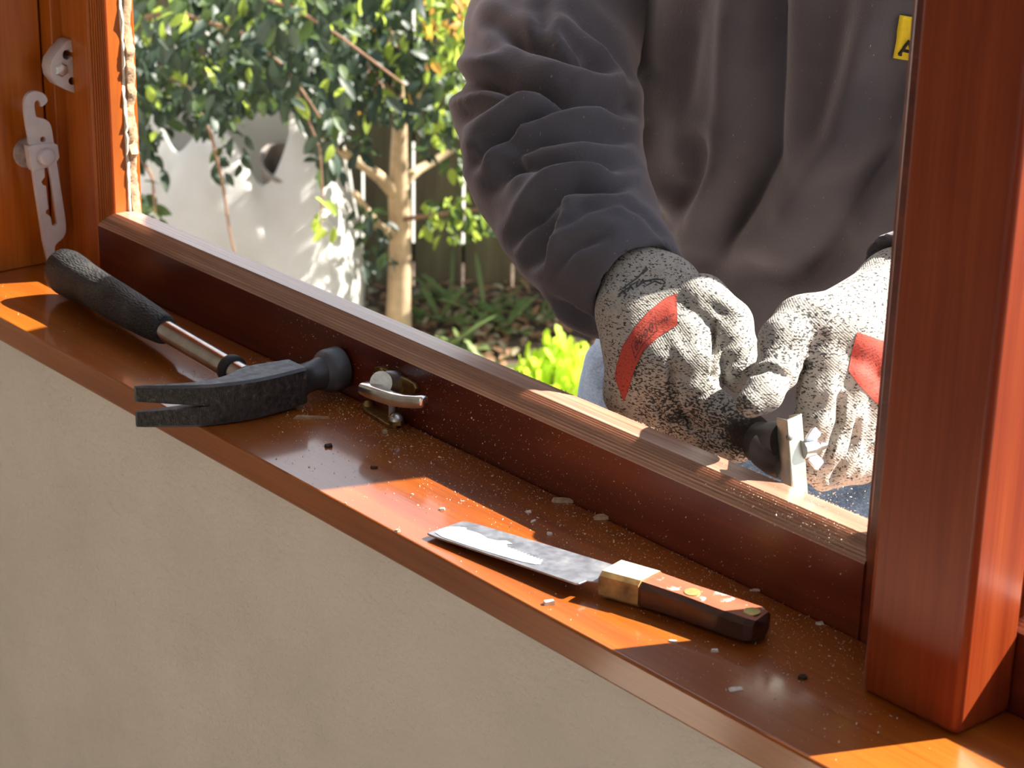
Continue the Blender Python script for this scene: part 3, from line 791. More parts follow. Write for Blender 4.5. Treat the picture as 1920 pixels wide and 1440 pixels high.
# black lettering knitted into the cuff
M['cuff_print'] = plain('black_cuff_print', (.07, .068, .066), .85, var=.3, scale=600)
def scribble(name, tree, lines, r, parent):
    mb = MB()
    for L in lines:
        pts = []
        for a, b in zip(L[:-1], L[1:]):
            for t in np.linspace(0, 1, 6, endpoint=False):
                h, n_ = cast(tree, *g(a[0] * (1 - t) + b[0] * t, a[1] * (1 - t) + b[1] * t))
                if h is not None: pts.append(h + n_ * .0001)
        if len(pts) > 2: mb.tube(pts, r, 6)
    return mb.build(name, M['cuff_print'], parent, smooth=60)
scribble('cuff_lettering', tA, [[(205, 300), (225, 270), (245, 290), (230, 305)], [(250, 275), (262, 245), (280, 270)], [(262, 245), (300, 225), (290, 250)], [(300, 250), (325, 215), (330, 240)], [(320, 190), (350, 160)], [(225, 260), (300, 205), (350, 150)], [(290, 255), (330, 225), (380, 215), (430, 218)], [(340, 245), (380, 225), (420, 240)], [(205, 290), (260, 250)]], .00055, gloveA)
# ---- sweatshirt ---------------------------------------------------------
WR = atp(1192, 540, 1.232)                          # wrist of the nearer sleeve
def Q(px, py, r, d): return (atp(px, py, d), r * d / FPX)
s1 = [Q(1196, 545, 104, 1.224), Q(1144, 502, 124, 1.25), Q(1090, 415, 140, 1.30), Q(1040, 310, 158, 1.36), Q(1026, 205, 164, 1.42), Q(1036, 60, 160, 1.49), (np.array([-.655, .435, .255]), .062), (np.array([-.625, .495, .32]), .064), (np.array([-.57, .525, .365]), .064)]
end_c, end_n = s1[0][0], s1[0][0] - s1[1][0]; end_n = end_n / np.linalg.norm(end_n)
def f_sleeve(P):
    d = chain(P, s1, .012)
    d = np.maximum(d, ((P - (end_c + end_n * .004).astype(np.float32)) @ end_n.astype(np.float32)))      # cut at the cuff
    hol = chain(P, [(s1[0][0] + end_n * .05, s1[0][1] - .004), (s1[0][0], s1[0][1] - .005), (s1[1][0], s1[1][1] - .02)], .004)
    return np.maximum(d, -hol)
pp = np.array([q[0] for q in s1])
VS, FS = surface_nets(f_sleeve, pp.min(0) - .07, pp.max(0) + .07, .0032)
VS = relax(VS, FS, 2)
c4 = lambda L: [(840 + x / 2.182, y / 2.182) for x, y in L]
foldsS = [
    (c4([(190, 100), (350, 180), (480, 260), (610, 300)]), 13.4, -0.0161), (c4([(180, 20), (190, 110)]), 17.0, 0.0058),
    (c4([(60, 345), (150, 330), (350, 345), (560, 400), (720, 450)]), 14.4, -0.0176), (c4([(90, 470), (180, 420), (300, 370), (480, 365)]), 11.4, -0.0129),
    (c4([(165, 570), (280, 500), (420, 440), (560, 425)]), 12.4, -0.0144), (c4([(115, 660), (180, 590), (260, 545)]), 11.4, -0.0129),
    (c4([(250, 680), (275, 610), (380, 570), (560, 550), (700, 570)]), 12.4, -0.0129), (c4([(200, 760), (260, 690), (400, 650), (600, 650), (730, 690)]), 12.4, -0.0097),
    (c4([(290, 960), (360, 880), (400, 810), (520, 750), (700, 760)]), 12.4, -0.0144), (c4([(370, 1060), (395, 950), (440, 850)]), 11.4, -0.0161),
    (c4([(440, 960), (560, 860), (700, 830), (800, 870), (880, 970)]), 5.0, -0.0035), (c4([(380, 40), (400, 180)]), 11.4, -0.0081),
    (c4([(480, 150), (560, 220), (640, 290)]), 10.4, -0.0129), (c4([(60, 250), (150, 280), (260, 230)]), 14.6, 0.0058),
    (c4([(520, 60), (640, 170), (730, 300)]), 12.4, -0.0081), (c4([(420, 1120), (500, 1010), (640, 960)]), 10.4, -0.0064),
    (c4([(430, 1230), (520, 1290), (600, 1330)]), 8.2, -0.0064), (c4([(300, 840), (420, 740), (600, 700)]), 14.6, 0.0058),
]
VS = relax(sculpt(VS, FS, foldsS), FS, 2)

# torso and hidden left arm
def f_torso(P):
    z = P[..., 2]
    t = np.clip((z + .14) / .62, 0, 1)
    cx = -.465 + .095 * t; cy = .545 - .07 * t
    hw = np.interp(z, [-.2, -.10, 0, .15, .3, .42, .5, .56], [.190, .198, .190, .190, .188, .180, .150, .08]).astype(np.float32)
    hd = np.interp(z, [-.2, -.10, 0, .15, .3, .42, .5, .56], [.125, .138, .135, .138, .135, .118, .095, .05]).astype(np.float32)
    dx = (P[..., 0] - cx) / hw; dy = (P[..., 1] - cy) / hd
    r = (np.abs(dx) ** 2.5 + np.abs(dy) ** 2.5) ** (1 / 2.5)
    d = (r - 1) * np.minimum(hw, hd)
    d = np.maximum(d, -(z + .085)); d = np.maximum(d, z - .535)
    d = smin(d, chain(P, arm2[2:], .02), .03)
    d = smin(d, cone(P, np.array([-.60, .475, -.02]), np.array([-.605, .49, .30]), .06, .055), .04)
    d = smin(d, cone(P, s1[-2][0], s1[-1][0], .052, .066), .02)
    return d
w2 = atp(*g(1530, 270), dB + .062)
EL2 = np.array([-.165, .48, .11])
arm2 = [(w2, .0335), (w2 * .7 + EL2 * .3, .044), (EL2, .056), (np.array([-.20, .52, .27]), .058), (np.array([-.25, .53, .40]), .06)]
n2 = arm2[0][0] - arm2[1][0]; n2 = n2 / np.linalg.norm(n2)
VT, FT = surface_nets(f_torso, (-.74, .22, -.16), (-.05, .74, .57), .0048)
VT = relax(VT, FT, 3)
def f_sleeve2(P):
    d = np.maximum(chain(P, arm2[:3], .012), (P - w2.astype(np.float32)) @ n2.astype(np.float32) - .004)
    hol = chain(P, [(w2 + n2 * .06, .0295), (w2, .0290), (arm2[1][0], .02)], .004)
    return np.maximum(d, -hol)
pp2 = np.array([q[0] for q in arm2[:3]])
VU, FU = surface_nets(f_sleeve2, pp2.min(0) - .065, pp2.max(0) + .065, .0032)
VU = relax(VU, FU, 2)
foldsT = [
    (c4([(1320, -120), (1310, 300), (1290, 640), (1190, 850), (1060, 1060)]), 24, -.013), (c4([(1015, 630), (990, 760), (890, 890)]), 24, -.011),
    (c4([(1180, -100), (1150, 350), (1130, 700), (1000, 950)]), 26, .008), (c4([(1760, -60), (1690, 250), (1600, 560), (1440, 830), (1300, 1040)]), 34, .011),
    (c4([(1860, 250), (1800, 560), (1640, 820), (1480, 1060)]), 26, -.008), (c4([(1500, 0), (1480, 350), (1440, 600)]), 26, .005),
    (c4([(1000, 0), (960, 300), (930, 520)]), 24, -.007), (c4([(820, 350), (800, 520), (850, 760), (900, 880)]), 14, .008),
    (c4([(1090, 1180), (1250, 1100), (1400, 1120), (1600, 1010)]), 26, -.007), (c4([(1500, 800), (1700, 700), (1800, 640)]), 22, -.006),
]
VT = sculpt(VT, FT, foldsT)
k = NT('charcoal_fleece')
n1 = k.noise(k.coord(), 420, 3, .7); n2_ = k.noise(k.coord(), 14, 3, .6); lint = k.noise(k.coord((1, 1, .35)), 700, 1, .5)
c = k.mix(k.ramp(n2_, [(.3, 0), (.7, 1)]), (.076, .074, .088), (.106, .102, .120))
c = k.mix(k.ramp(lint, [(.765, 0), (.80, .5)]), c, (.45, .43, .42))
k.P(Base_Color=c, Roughness=.95, Specular_IOR_Level=.1, Sheen_Weight=.55, Sheen_Roughness=.45, Sheen_Tint=(.55, .50, .52)).bump(n1, .35, .0012)
M['fleece'] = k.mat
shirt = qmesh('sweatshirt', np.concatenate([VT, VS, VU]), np.concatenate([FT, FS + len(VT), FU + len(VT) + len(VS)]), M['fleece'], person)
# cuffs: knitted bands at the ends of the sleeves
tT = bvh(VT, FT)
# chest patch with lettering
M['yellow'] = plain('yellow_patch_cloth', (.80, .62, .02), .7, var=.06, scale=500, bump=.3)
M['patch_ink'] = plain('patch_black_ink', (.02, .02, .022), .7, var=.2, scale=500)
def lay(tree, pts, lift): 
    out = []
    for p in pts:
        h, n_ = cast(tree, *p); out.append(h + n_ * lift)
    return out
pc = [(1688, 27), (1674, 106)]; pr = [(1800, 48), (1790, 126)]
gridp = []
for i in range(13):
    for j in range(9):
        u, v = i / 12, j / 8
        p = np.array(pc[0]) * (1 - u) * (1 - v) + np.array(pc[1]) * (1 - u) * v + np.array(pr[0]) * u * (1 - v) + np.array(pr[1]) * u * v
        gridp.append(p)
pv = lay(tT, gridp, .0022)
pq = [(i * 9 + j, i * 9 + j + 1, (i + 1) * 9 + j + 1, (i + 1) * 9 + j) for i in range(12) for j in range(8)]
patch = qmesh('chest_patch', np.array(pv), np.array(pq), M['yellow'], person)
md = patch.modifiers.new('thick', 'SOLIDIFY'); md.thickness = .0012; md.offset = -1
patch['label'] = 'yellow chest patch with dark letter A'
def letter(cell, strokes, w):
    mb = MB()
    for L in strokes:
        pts = []
        for a, b in zip(L[:-1], L[1:]):
            for t in np.linspace(0, 1, 8):
                u, v = a[0] * (1 - t) + b[0] * t, a[1] * (1 - t) + b[1] * t
                p = np.array(pc[0]) * (1 - u) * (1 - v) + np.array(pc[1]) * (1 - u) * v + np.array(pr[0]) * u * (1 - v) + np.array(pr[1]) * u * v
                h, n_ = cast(tT, *p); pts.append(h + n_ * .0024)
        mb.tube(pts, w, 6)
    return mb
letter(None, [[(.10, .86), (.24, .52)], [(.24, .52), (.36, .86)], [(.16, .76), (.33, .76)], [(.07, .87), (.15, .87)]], .0011).build('patch_letter', M['patch_ink'], patch)

# ---- jeans, body, head --------------------------------------------------
GZ = -1.05
hipL, hipR = np.array([-.60, .53, -.13]), np.array([-.375, .57, -.13])
footL, footR = np.array([-.60, .66, GZ + .09]), np.array([-.33, .64, GZ + .09])
kneeL, kneeR = np.array([-.59, .58, -.58]), np.array([-.345, .57, -.58])
def f_jeans(P):
    d = smin(cone(P, hipL, hipR, .112, .112), cone(P, (hipL + hipR) / 2 + [0, 0, .06], (hipL + hipR) / 2 + [0, 0, -.05], .115, .12), .05)
    for h_, k_, t_ in ((hipL, kneeL, footL), (hipR, kneeR, footR)):
        d = smin(d, chain(P, [(h_, .105), (h_ * .5 + k_ * .5, .092), (k_, .075), (k_ * .5 + t_ * .5, .068), (t_, .062)], .03), .02)
    return np.maximum(d, (GZ + .05) - P[..., 2])
VJ, FJ = surface_nets(f_jeans, (-.75, .38, GZ), (-.2, .76, .08), .009)
VJ = relax(VJ, FJ, 2)
VJ = sculpt(VJ, FJ, [([(1120, 640), (1135, 700), (1160, 760)], 10, -.006), ([(1400, 860), (1440, 900), (1520, 940)], 10, -.005), ([(1480, 980), (1560, 930), (1640, 900)], 9, -.005)])
k = NT('blue_denim')
n1 = k.noise(k.coord((500, 500, 900)), 1, 2, .6); n2_ = k.noise(k.coord(), 18, 3, .6)
c = k.mix(k.ramp(n2_, [(.3, 0), (.7, 1)]), (.075, .13, .24), (.16, .24, .38)); c = k.mix(k.ramp(n1, [(.45, 0), (.6, .35)]), c, (.4, .48, .58))
k.P(Base_Color=c, Roughness=.85, Specular_IOR_Level=.2).bump(n1, .3, .001)
M['denim'] = k.mat
qmesh('jeans', VJ, FJ, M['denim'], person)
HC = np.array([-.365, .42, .705])
def f_body(P):
    d = chain(P, [(np.array([-.46, .55, -.1]), .10), (np.array([-.43, .53, .15]), .11), (np.array([-.385, .50, .38]), .10), (np.array([-.372, .47, .50]), .062), (np.array([-.367, .44, .60]), .056)], .04)
    h_ = smin(cone(P, HC + [0, .015, .045], HC + [0, -.01, .03], .088, .084), cone(P, HC + [0, -.045, -.045], HC + [0, -.02, .02], .052, .072), .03)
    h_ = smin(h_, cone(P, HC + [0, -.098, .028], HC + [0, -.116, -.004], .009, .014), .012)
    for sx in (-1, 1):
        h_ = smin(h_, cone(P, HC + [sx * .084, .0, .022], HC + [sx * .082, .002, -.018], .014, .009), .006)
        h_ = -smin(-h_, cone(P, HC + [sx * .032, -.098, .024], HC + [sx * .034, -.10, .024], .014, .014), .012)
    h_ = smin(h_, cone(P, HC + [-.02, -.092, -.046], HC + [.02, -.092, -.046], .008, .008), .008)
    d = smin(d, h_, .03)
    for A_ in (s1, arm2):
        d = smin(d, chain(P, [(a_, max(r_ - .030, .016)) for a_, r_ in A_], .02), .02)
    for h0, k_, t_ in ((hipL, kneeL, footL), (hipR, kneeR, footR)):
        d = smin(d, chain(P, [(h0, .085), (k_, .055), (t_, .04)], .03), .03)
    return d
VBd, FBd = surface_nets(f_body, (-.72, .16, GZ + .03), (-.05, .74, .86), .0095)
VBd = relax(VBd, FBd, 1)
M['skin'] = plain('skin', (.55, .36, .28), .55, var=.05, scale=30)
body = qmesh('body', VBd, FBd, M['skin'], person)
M['hair'] = plain('dark_hair', (.05, .035, .025), .6, var=.4, scale=200, bump=.6)
M['eye'] = plain('eye', (.12, .09, .07), .2, var=.1)
def f_hair(P):
    d = cone(P, HC + [0, .02, .05], HC + [0, .0, .045], .094, .09)
    return np.maximum(d, -cone(P, HC + [0, -.16, -.06], HC + [0, -.13, .0], .13, .105))
VH, FH = surface_nets(f_hair, HC - .14, HC + .16, .006)
qmesh('hair', relax(VH, FH, 1), FH, M['hair'], person)
for sx in (-1, 1):
    MB().lathe([(0, -.009), (.006, -.007), (.009, 0), (.006, .007), (0, .009)], HC + np.array([sx * .032, -.083, .024]), (0, -1, 0), 14).build('eye', M['eye'], person, smooth=180)
M['boot'] = plain('brown_boot', (.12, .08, .05), .6, var=.2, scale=60)
for t_ in (footL, footR):
    V_, F_ = surface_nets(lambda P: np.maximum(smin(cone(P, t_ + [0, .03, .03], t_ + [0, .03, -.04], .055, .05), cone(P, t_ + [0, .02, -.045], t_ + [0, -.17, -.055], .047, .042), .02), GZ + .001 - P[..., 2]), t_ + [-.09, -.27, -.11], t_ + [.09, .12, .1], .008)
    qmesh('boot', relax(V_, F_, 1), F_, M['boot'], person)

# ---- scraper held in the gloves ----------------------------------------
c6 = lambda x, y: (1380 + x / 5.143, 720 + y / 5.143)
M['alu'] = plain('worn_aluminium', (.55, .55, .46), .38, metal=1.0, var=.12, scale=120, bump=.05)
M['black_handle'] = plain('black_plastic_handle', (.012, .012, .013), .45, var=.3, scale=200)
sc = tag(empty('hand_scraper'), 'hand scraper of bright folded metal with wing nut held between the gloves', 'scraper')
ds = 1.066
TL, TR, BR, BL = atp(*c6(488, 345), ds), atp(*c6(638, 285), ds + .004), atp(*c6(700, 1060), ds + .001), atp(*c6(548, 1095), ds - .003)
BKT, BKB = atp(*c6(386, 325), ds + .012), atp(*c6(440, 1045), ds + .009)
def slab(mb, quad, th, out):
    q = [np.array(p) for p in quad]; n = np.cross(q[1] - q[0], q[3] - q[0]); n /= np.linalg.norm(n)
    if np.dot(n, out) < 0: n = -n
    b = [p - n * th for p in q]; vs = q + b
    fs = [(0, 1, 2, 3), (7, 6, 5, 4), (0, 4, 5, 1), (1, 5, 6, 2), (2, 6, 7, 3), (3, 7, 4, 0)]
    if np.dot(np.cross(q[1] - q[0], q[3] - q[0]), out) < 0: fs = [f[::-1] for f in fs]
    mb.add(vs, fs)
toC = CAM - TL
wb = MB(); slab(wb, [TL, BL, BR, TR], .0013, toC); wb.build('front_plate', M['alu'], sc, bevel=.0005)
wb = MB(); slab(wb, [BKT, BKB, BL, TL], .0013, toC); wb.build('side_flange', M['alu'], sc, bevel=.0005)
nw = np.cross(BL - TL, TR - TL); nw /= np.linalg.norm(nw)
if np.dot(nw, toC) < 0: nw = -nw
wb = MB(); slab(wb, [TR, BR, BR - nw * .012, TR - nw * .012], .0013, np.array([1, 0, 0])); wb.build('side_flange', M['alu'], sc, bevel=.0005)
M['hole'] = plain('hole_dark', (.16, .15, .13), .5, var=.2)
for c_, r_ in (((515, 515), .0017), ((552, 962), .0016)):
    p = atp(*c6(*c_), ds - .0003)
    MB().lathe([(0, -.001), (r_, -.001), (r_, .0007), (r_ * .8, .0011), (0, .0012)], p, nw, 14).build('rivet_or_hole', M['hole'], sc, smooth=50)  # dark studs stand in for the shaded holes in the plate
wc = atp(*c6(715, 615), ds + .006); rt_ = atp(*c6(830, 590), ds + .010) - wc; rt_ /= np.linalg.norm(rt_)
MB().lathe([(.0052, -.006), (.0052, .0), (.0046, .004), (.0036, .005), (.0022, .0052)], wc, rt_, 18).build('wing_nut', M['chrome'], sc, smooth=50)
MB().lathe([(.0024, -.002), (.0024, .0095), (.0018, .0102), (0, .0103)], wc, rt_, 14).build('bolt', M['chrome'], sc, smooth=50)
for a_, b_, w_ in (((700, 560), (775, 470), .0034), ((720, 690), (800, 770), .0036)):
    p0, p1 = atp(*c6(*a_), ds + .004), atp(*c6(*b_), ds + .005)
    dv = p1 - p0; dv /= np.linalg.norm(dv); p1 = p1 + dv * .002
    side = np.cross(dv, nw)
    mb = MB(); L_ = np.linalg.norm(p1 - p0)
    mb.prism([(0, -w_ * .8), (L_ * .8, -w_), (L_, -w_ * .7), (L_, w_ * .7), (L_ * .8, w_), (0, w_ * .8)], p0, dv, side, -nw * .0022)
    mb.build('wing', M['chrome'], sc, bevel=.0004)
hp = [atp(*g(1010, 1000), ds + .012), atp(*g(975, 1000), ds + .026), atp(*g(920, 1005), ds + .052), atp(*g(800, 985), ds + .085), atp(*g(600, 900), ds + .12)]
MB().tube(hp, [.0105, .0115, .0115, .011, .012], 20, flat=.8).build('grip', M['black_handle'], sc, smooth=60)
hp2 = [atp(*g(995, 1110), ds + .013), atp(*g(935, 1085), ds + .022), atp(*g(880, 1040), ds + .04)]
MB().tube(hp2, [.0085, .0085, .009], 16, flat=.6).build('blade_clamp', M['black_handle'], sc, smooth=60)
# ================================================================= GARDEN
fw = np.array([-math.sin(EUL[2]), math.cos(EUL[2]), 0]); rt = np.array([math.cos(EUL[2]), math.sin(EUL[2]), 0]); upv = np.array([0, 0, 1.0])
k = NT('garden_soil')
n1 = k.noise(k.coord(), 9, 5, .65); n2_ = k.noise(k.coord(), 60, 4, .7)
c = k.ramp(n1, [(.3, (.05, .034, .024)), (.55, (.11, .075, .05)), (.75, (.18, .13, .09))])
c = k.mix(k.ramp(n2_, [(.58, 0), (.7, .7)]), c, (.26, .17, .11))
k.P(Base_Color=c, Roughness=.95).bump(n2_, .8, .02)
M['soil'] = k.mat
def grid_ground(name, x0, x1, y0, y1, z, amp, n, mat):
    r = np.random.default_rng(3); V = []; 
    H = r.normal(0, 1, (n, n)); 
    for _ in range(2): H = (H + np.roll(H, 1, 0) + np.roll(H, -1, 0) + np.roll(H, 1, 1) + np.roll(H, -1, 1)) / 5
    mb = MB()
    vs = [(x0 + (x1 - x0) * i / (n - 1), y0 + (y1 - y0) * j / (n - 1), z + amp * H[i, j]) for i in range(n) for j in range(n)]
    fs = [(i * n + j, (i + 1) * n + j, (i + 1) * n + j + 1, i * n + j + 1) for i in range(n - 1) for j in range(n - 1)]
    return mb.add(vs, fs).build(name, mat, smooth=180)
tag(grid_ground('ground', -9, 6, .16, 9, GZ - .012, .02, 110, M['soil']), kind='structure')
FP = atz(775, 530, GZ); 
# sunlit pale yard beyond the fence
M['yard'] = plain('pale_yard_paving', (.40, .38, .34), .8, var=.1, scale=4)
yb = MB(); o = FP + fw * .25
yb.add([o - rt * 4 + upv * .03, o + rt * 4 + upv * .03, o + rt * 4 + fw * 6 + upv * .03, o - rt * 4 + fw * 6 + upv * .03], [(0, 1, 2, 3)])
tag(yb.build('paved_yard', M['yard']), kind='structure')
# --- fence
k = NT('weathered_paling')
n1 = k.noise(k.coord((25, 25, 1.6)), 1, 5, .6); n2_ = k.noise(k.coord(), 5, 3, .6)
c = k.ramp(n1, [(.3, (.055, .042, .024)), (.6, (.12, .095, .055)), (.8, (.18, .15, .09))])
c = k.mix(k.ramp(n2_, [(.4, 0), (.65, .6)]), c, (.085, .10, .035))
k.P(Base_Color=c, Roughness=.9).bump(n1, .5, .004)
M['paling'] = k.mat
fence = tag(empty('paling_fence'), 'dark weathered timber paling fence behind the tree', 'fence')
dfp = depth(FP); pit = 93 * dfp / FPX; gap = 5 * dfp / FPX
pal = MB(); pal.box((gap / 2, 0, 0), (pit - gap / 2, .017, 1.75))
p0 = None
Rz = math.atan2(rt[1], rt[0])
for i in range(-13, 18):
    if p0 is None:
        ob = pal.build('paling', M['paling'], fence, bevel=.002); p0 = ob
    else:
        ob = p0.copy(); COL.objects.link(ob)
    q = FP + rt * (pit * i) + upv * (-.05 + .015 * random.random()); ob.location = q; ob.rotation_euler = (random.uniform(-.004, .004), random.uniform(-.006, .006), Rz)
for hz_ in (.35, 1.3):
    mb = MB().box((-13.5 * pit, .0175, hz_), (18 * pit, .055, hz_ + .085))
    ob = mb.build('fence_rail', M['paling'], fence); ob.location = FP; ob.rotation_euler = (0, 0, Rz)

# --- bulk bag
k = NT('white_woven_bag')
wv = k.n('ShaderNodeTexWave'); k.set(wv, 'Vector', k.coord((1, 1, 1))); wv.inputs['Scale'].default_value = 160; wv.inputs['Distortion'].default_value = 1
n2_ = k.noise(k.coord(), 7, 4, .6)
c = k.mix(k.ramp(n2_, [(.4, 0), (.75, .6)]), (.78, .78, .76), (.60, .56, .48))
k.P(Base_Color=c, Roughness=.6, Specular_IOR_Level=.3).bump(k.math('MULTIPLY_ADD', n2_, 8.0, wv.outputs[0]), .5, .006)
tr = k.n('ShaderNodeBsdfTranslucent'); tr.inputs[0].default_value = (.8, .8, .76, 1)
mx = k.n('ShaderNodeMixShader'); mx.inputs[0].default_value = .3
k.t.links.new(k.b.outputs[0], mx.inputs[1]); k.t.links.new(tr.outputs[0], mx.inputs[2]); k.t.links.new(mx.outputs[0], k.out.inputs[0])
M['bag'] = k.mat
bagc = atz(455, 645, GZ); bagc[2] = GZ
pxm = depth(bagc) / FPX
bag = tag(empty('bulk_bag'), 'large slumped white woven bulk bag standing by the fence', 'bag')
NA, NH = 160, 60
def prof_r(t): return np.interp(t, [0, .08, .25, .5, .75, .9, 1.0], [.97, 1.0, 1.0, .96, .88, .80, .73])
rr = np.random.default_rng(5); ph = rr.uniform(0, 6.28, 12)
V = np.zeros((NA, NH, 3)); Rb = 228 * pxm
for a_ in range(NA):
    th = 2 * math.pi * a_ / NA; cs_, sn_ = math.cos(th), math.sin(th)
    sup = (abs(cs_) ** 3.2 + abs(sn_) ** 3.2) ** (-1 / 3.2)
    # th=0 faces right (rt); -pi/2 faces the camera
    corner = (abs(math.sin(2 * th))) ** 6
    Htop = (430 + 40 * corner - 105 * math.exp(-((th - 5.12) / .26) ** 2) - 60 * math.exp(-((th - 4.2) / .2) ** 2)) * pxm / math.cos(math.radians(19)) 
    for h_ in range(NH):
        t = h_ / (NH - 1)
        r_ = Rb * prof_r(t) * (sup * .75 + .25)
        r_ *= 1 + .012 * math.sin(7 * th + ph[0] + 4 * t) * t + .010 * math.sin(13 * th + ph[1] + 9 * t) * t + .012 * math.sin(3 * th + 11 * t + ph[2])
        fold = .02 * math.sin(19 * th + ph[3]) * max(0, t - .55)
        V[a_, h_] = bagc + (rt * cs_ + fw * sn_) * (r_ * (1 + fold)) + upv * (t * Htop)
bm_ = MB(); bm_.add(V.reshape(-1, 3), [(a_ * NH + h_, ((a_ + 1) % NA) * NH + h_, ((a_ + 1) % NA) * NH + h_ + 1, a_ * NH + h_ + 1) for a_ in range(NA) for h_ in range(NH - 1)])
bo_ = bm_.build('bag_wall', M['bag'], bag, smooth=180)
md = bo_.modifiers.new('thick', 'SOLIDIFY'); md.thickness = .006
# spoil inside
M['spoil'] = plain('soil_in_bag', (.05, .04, .03), .95, var=.4, scale=40, bump=.6)
sp_ = MB(); ring = [bagc + (rt * math.cos(t) + fw * math.sin(t)) * Rb * .8 + upv * .25 for t in np.linspace(0, 2 * math.pi, 32, endpoint=False)]
sp_.add(ring + [bagc + upv * .29], [(i, (i + 1) % 32, 32) for i in range(32)]); sp_.build('filling', M['spoil'], bag, smooth=180)
for a_ in (math.pi * 1.25, math.pi * 1.75, math.pi * .25, math.pi * .75):    # corner lifting loops
    i_ = int(a_ / (2 * math.pi) * NA); b0_ = V[i_, NH - 1]; 
    out_ = (rt * math.cos(a_) + fw * math.sin(a_))
    tg = np.cross(upv, out_)
    pts = [b0_ - upv * .12 - tg * .02, b0_ - tg * .018, b0_ + upv * .07 - tg * .012, b0_ + upv * .09, b0_ + upv * .07 + tg * .012, b0_ + tg * .018, b0_ - upv * .12 + tg * .02]
    MB().tube(pts, .012, 8, flat=.3, up=tg).build('lifting_loop', M['bag'], bag, smooth=60)
M['pot'] = plain('grey_brown_pot', (.22, .19, .17), .7, var=.2, scale=50)
pc_ = atp(534, 322, depth(bagc) - Rb * 1.0); pax = np.array(upv * .82 - fw * .5 + rt * .25); pax /= np.linalg.norm(pax)
pot = MB().lathe([(.0, -.055), (.035, -.055), (.048, -.02), (.056, .02), (.060, .022), (.060, .030), (.053, .030), (.050, .0), (.03, -.035), (0, -.04)], pc_, pax, 32).build('plant_pot', M['pot'], smooth=50)
tag(pot, 'grey-brown rounded pot sticking out of the white bag', 'pot')

# --- leaves
def leafmesh(name, L, W, mat, fold=.25, curl=.25, n=5):
    mb = MB(); vs = []; fs = []
    for i in range(n + 1):
        t = i / n; w = W * math.sin(math.pi * min(1, t * .93 + .035)) ** .8 * (1 - .25 * t) if 0 < i < n else W * .04
        z = -curl * L * t * t
        vs += [(-w, t * L, z + fold * w), (0, t * L, z), (w, t * L, z + fold * w)]
    for i in range(n):
        a = i * 3; fs += [(a, a + 1, a + 4, a + 3), (a + 1, a + 2, a + 5, a + 4)]
    mb.add(vs, fs)
    me = bpy.data.meshes.new(name); me.from_pydata(mb.v, [], mb.f); me.materials.append(mat); me.polygons.foreach_set('use_smooth', [True] * len(me.polygons)); me.update()
    return me, np.array(mb.v), mb.f
def leafmat(name, c0, c1, rough=.32, trans=.35, tc=None):
    k = NT(name)
    oi = k.n('ShaderNodeObjectInfo'); n1 = k.noise(k.coord(), 30, 2, .5)
    rnd = k.attr('tint') 
    f = k.math('ADD', k.math('MULTIPLY', oi.outputs['Random'], .7), k.math('MULTIPLY', n1, .4))
    c = k.mix(f, c0, c1)
    k.P(Base_Color=c, Roughness=rough + .12, Specular_IOR_Level=.35)
    tr = k.n('ShaderNodeBsdfTranslucent'); k.set(tr, 0, tc or tuple(min(1, x * 1.6) for x in c1))
    mx = k.n('ShaderNodeMixShader'); mx.inputs[0].default_value = trans
    k.t.links.new(k.b.outputs[0], mx.inputs[1]); k.t.links.new(tr.outputs[0], mx.inputs[2]); k.t.links.new(mx.outputs[0], k.out.inputs[0])
    return k.mat
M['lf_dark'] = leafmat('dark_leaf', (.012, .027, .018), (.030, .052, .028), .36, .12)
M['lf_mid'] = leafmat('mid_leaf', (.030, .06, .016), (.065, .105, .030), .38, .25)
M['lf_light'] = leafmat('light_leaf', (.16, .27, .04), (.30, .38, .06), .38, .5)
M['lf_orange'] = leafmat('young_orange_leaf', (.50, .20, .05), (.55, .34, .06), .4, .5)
M['bark'] = plain('tan_bark', (.42, .31, .19), .85, var=.25, scale=18, bump=.5)
M['twig'] = plain('brown_twig', (.22, .13, .08), .85, var=.25, scale=40)
LM = {}
for nm, L_, W_ in (('lf_dark', .036, .0098), ('lf_mid', .034, .0096), ('lf_light', .033, .0095), ('lf_orange', .030, .0085)):
    LM[nm] = [leafmesh('leaf', L_ * s_, W_ * s_ * w_, M[nm], fo, cu) for s_, w_, fo, cu in ((1, 1, .3, .2), (.8, 1.05, .15, .35), (1.15, .92, .4, .1))]
def leaf_rot(r, down=.75):
    d = np.array([r.normal(0, .55), r.normal(0, .55), -down + r.normal(0, .45)]); d /= np.linalg.norm(d)
    nrm = np.array([r.normal(0, .6), r.normal(0, .6), 1.0]) - fw * .55; nrm -= d * np.dot(d, nrm); nrm /= np.linalg.norm(nrm)
    x = np.cross(d, nrm)
    return np.stack([x, d, nrm], 1)
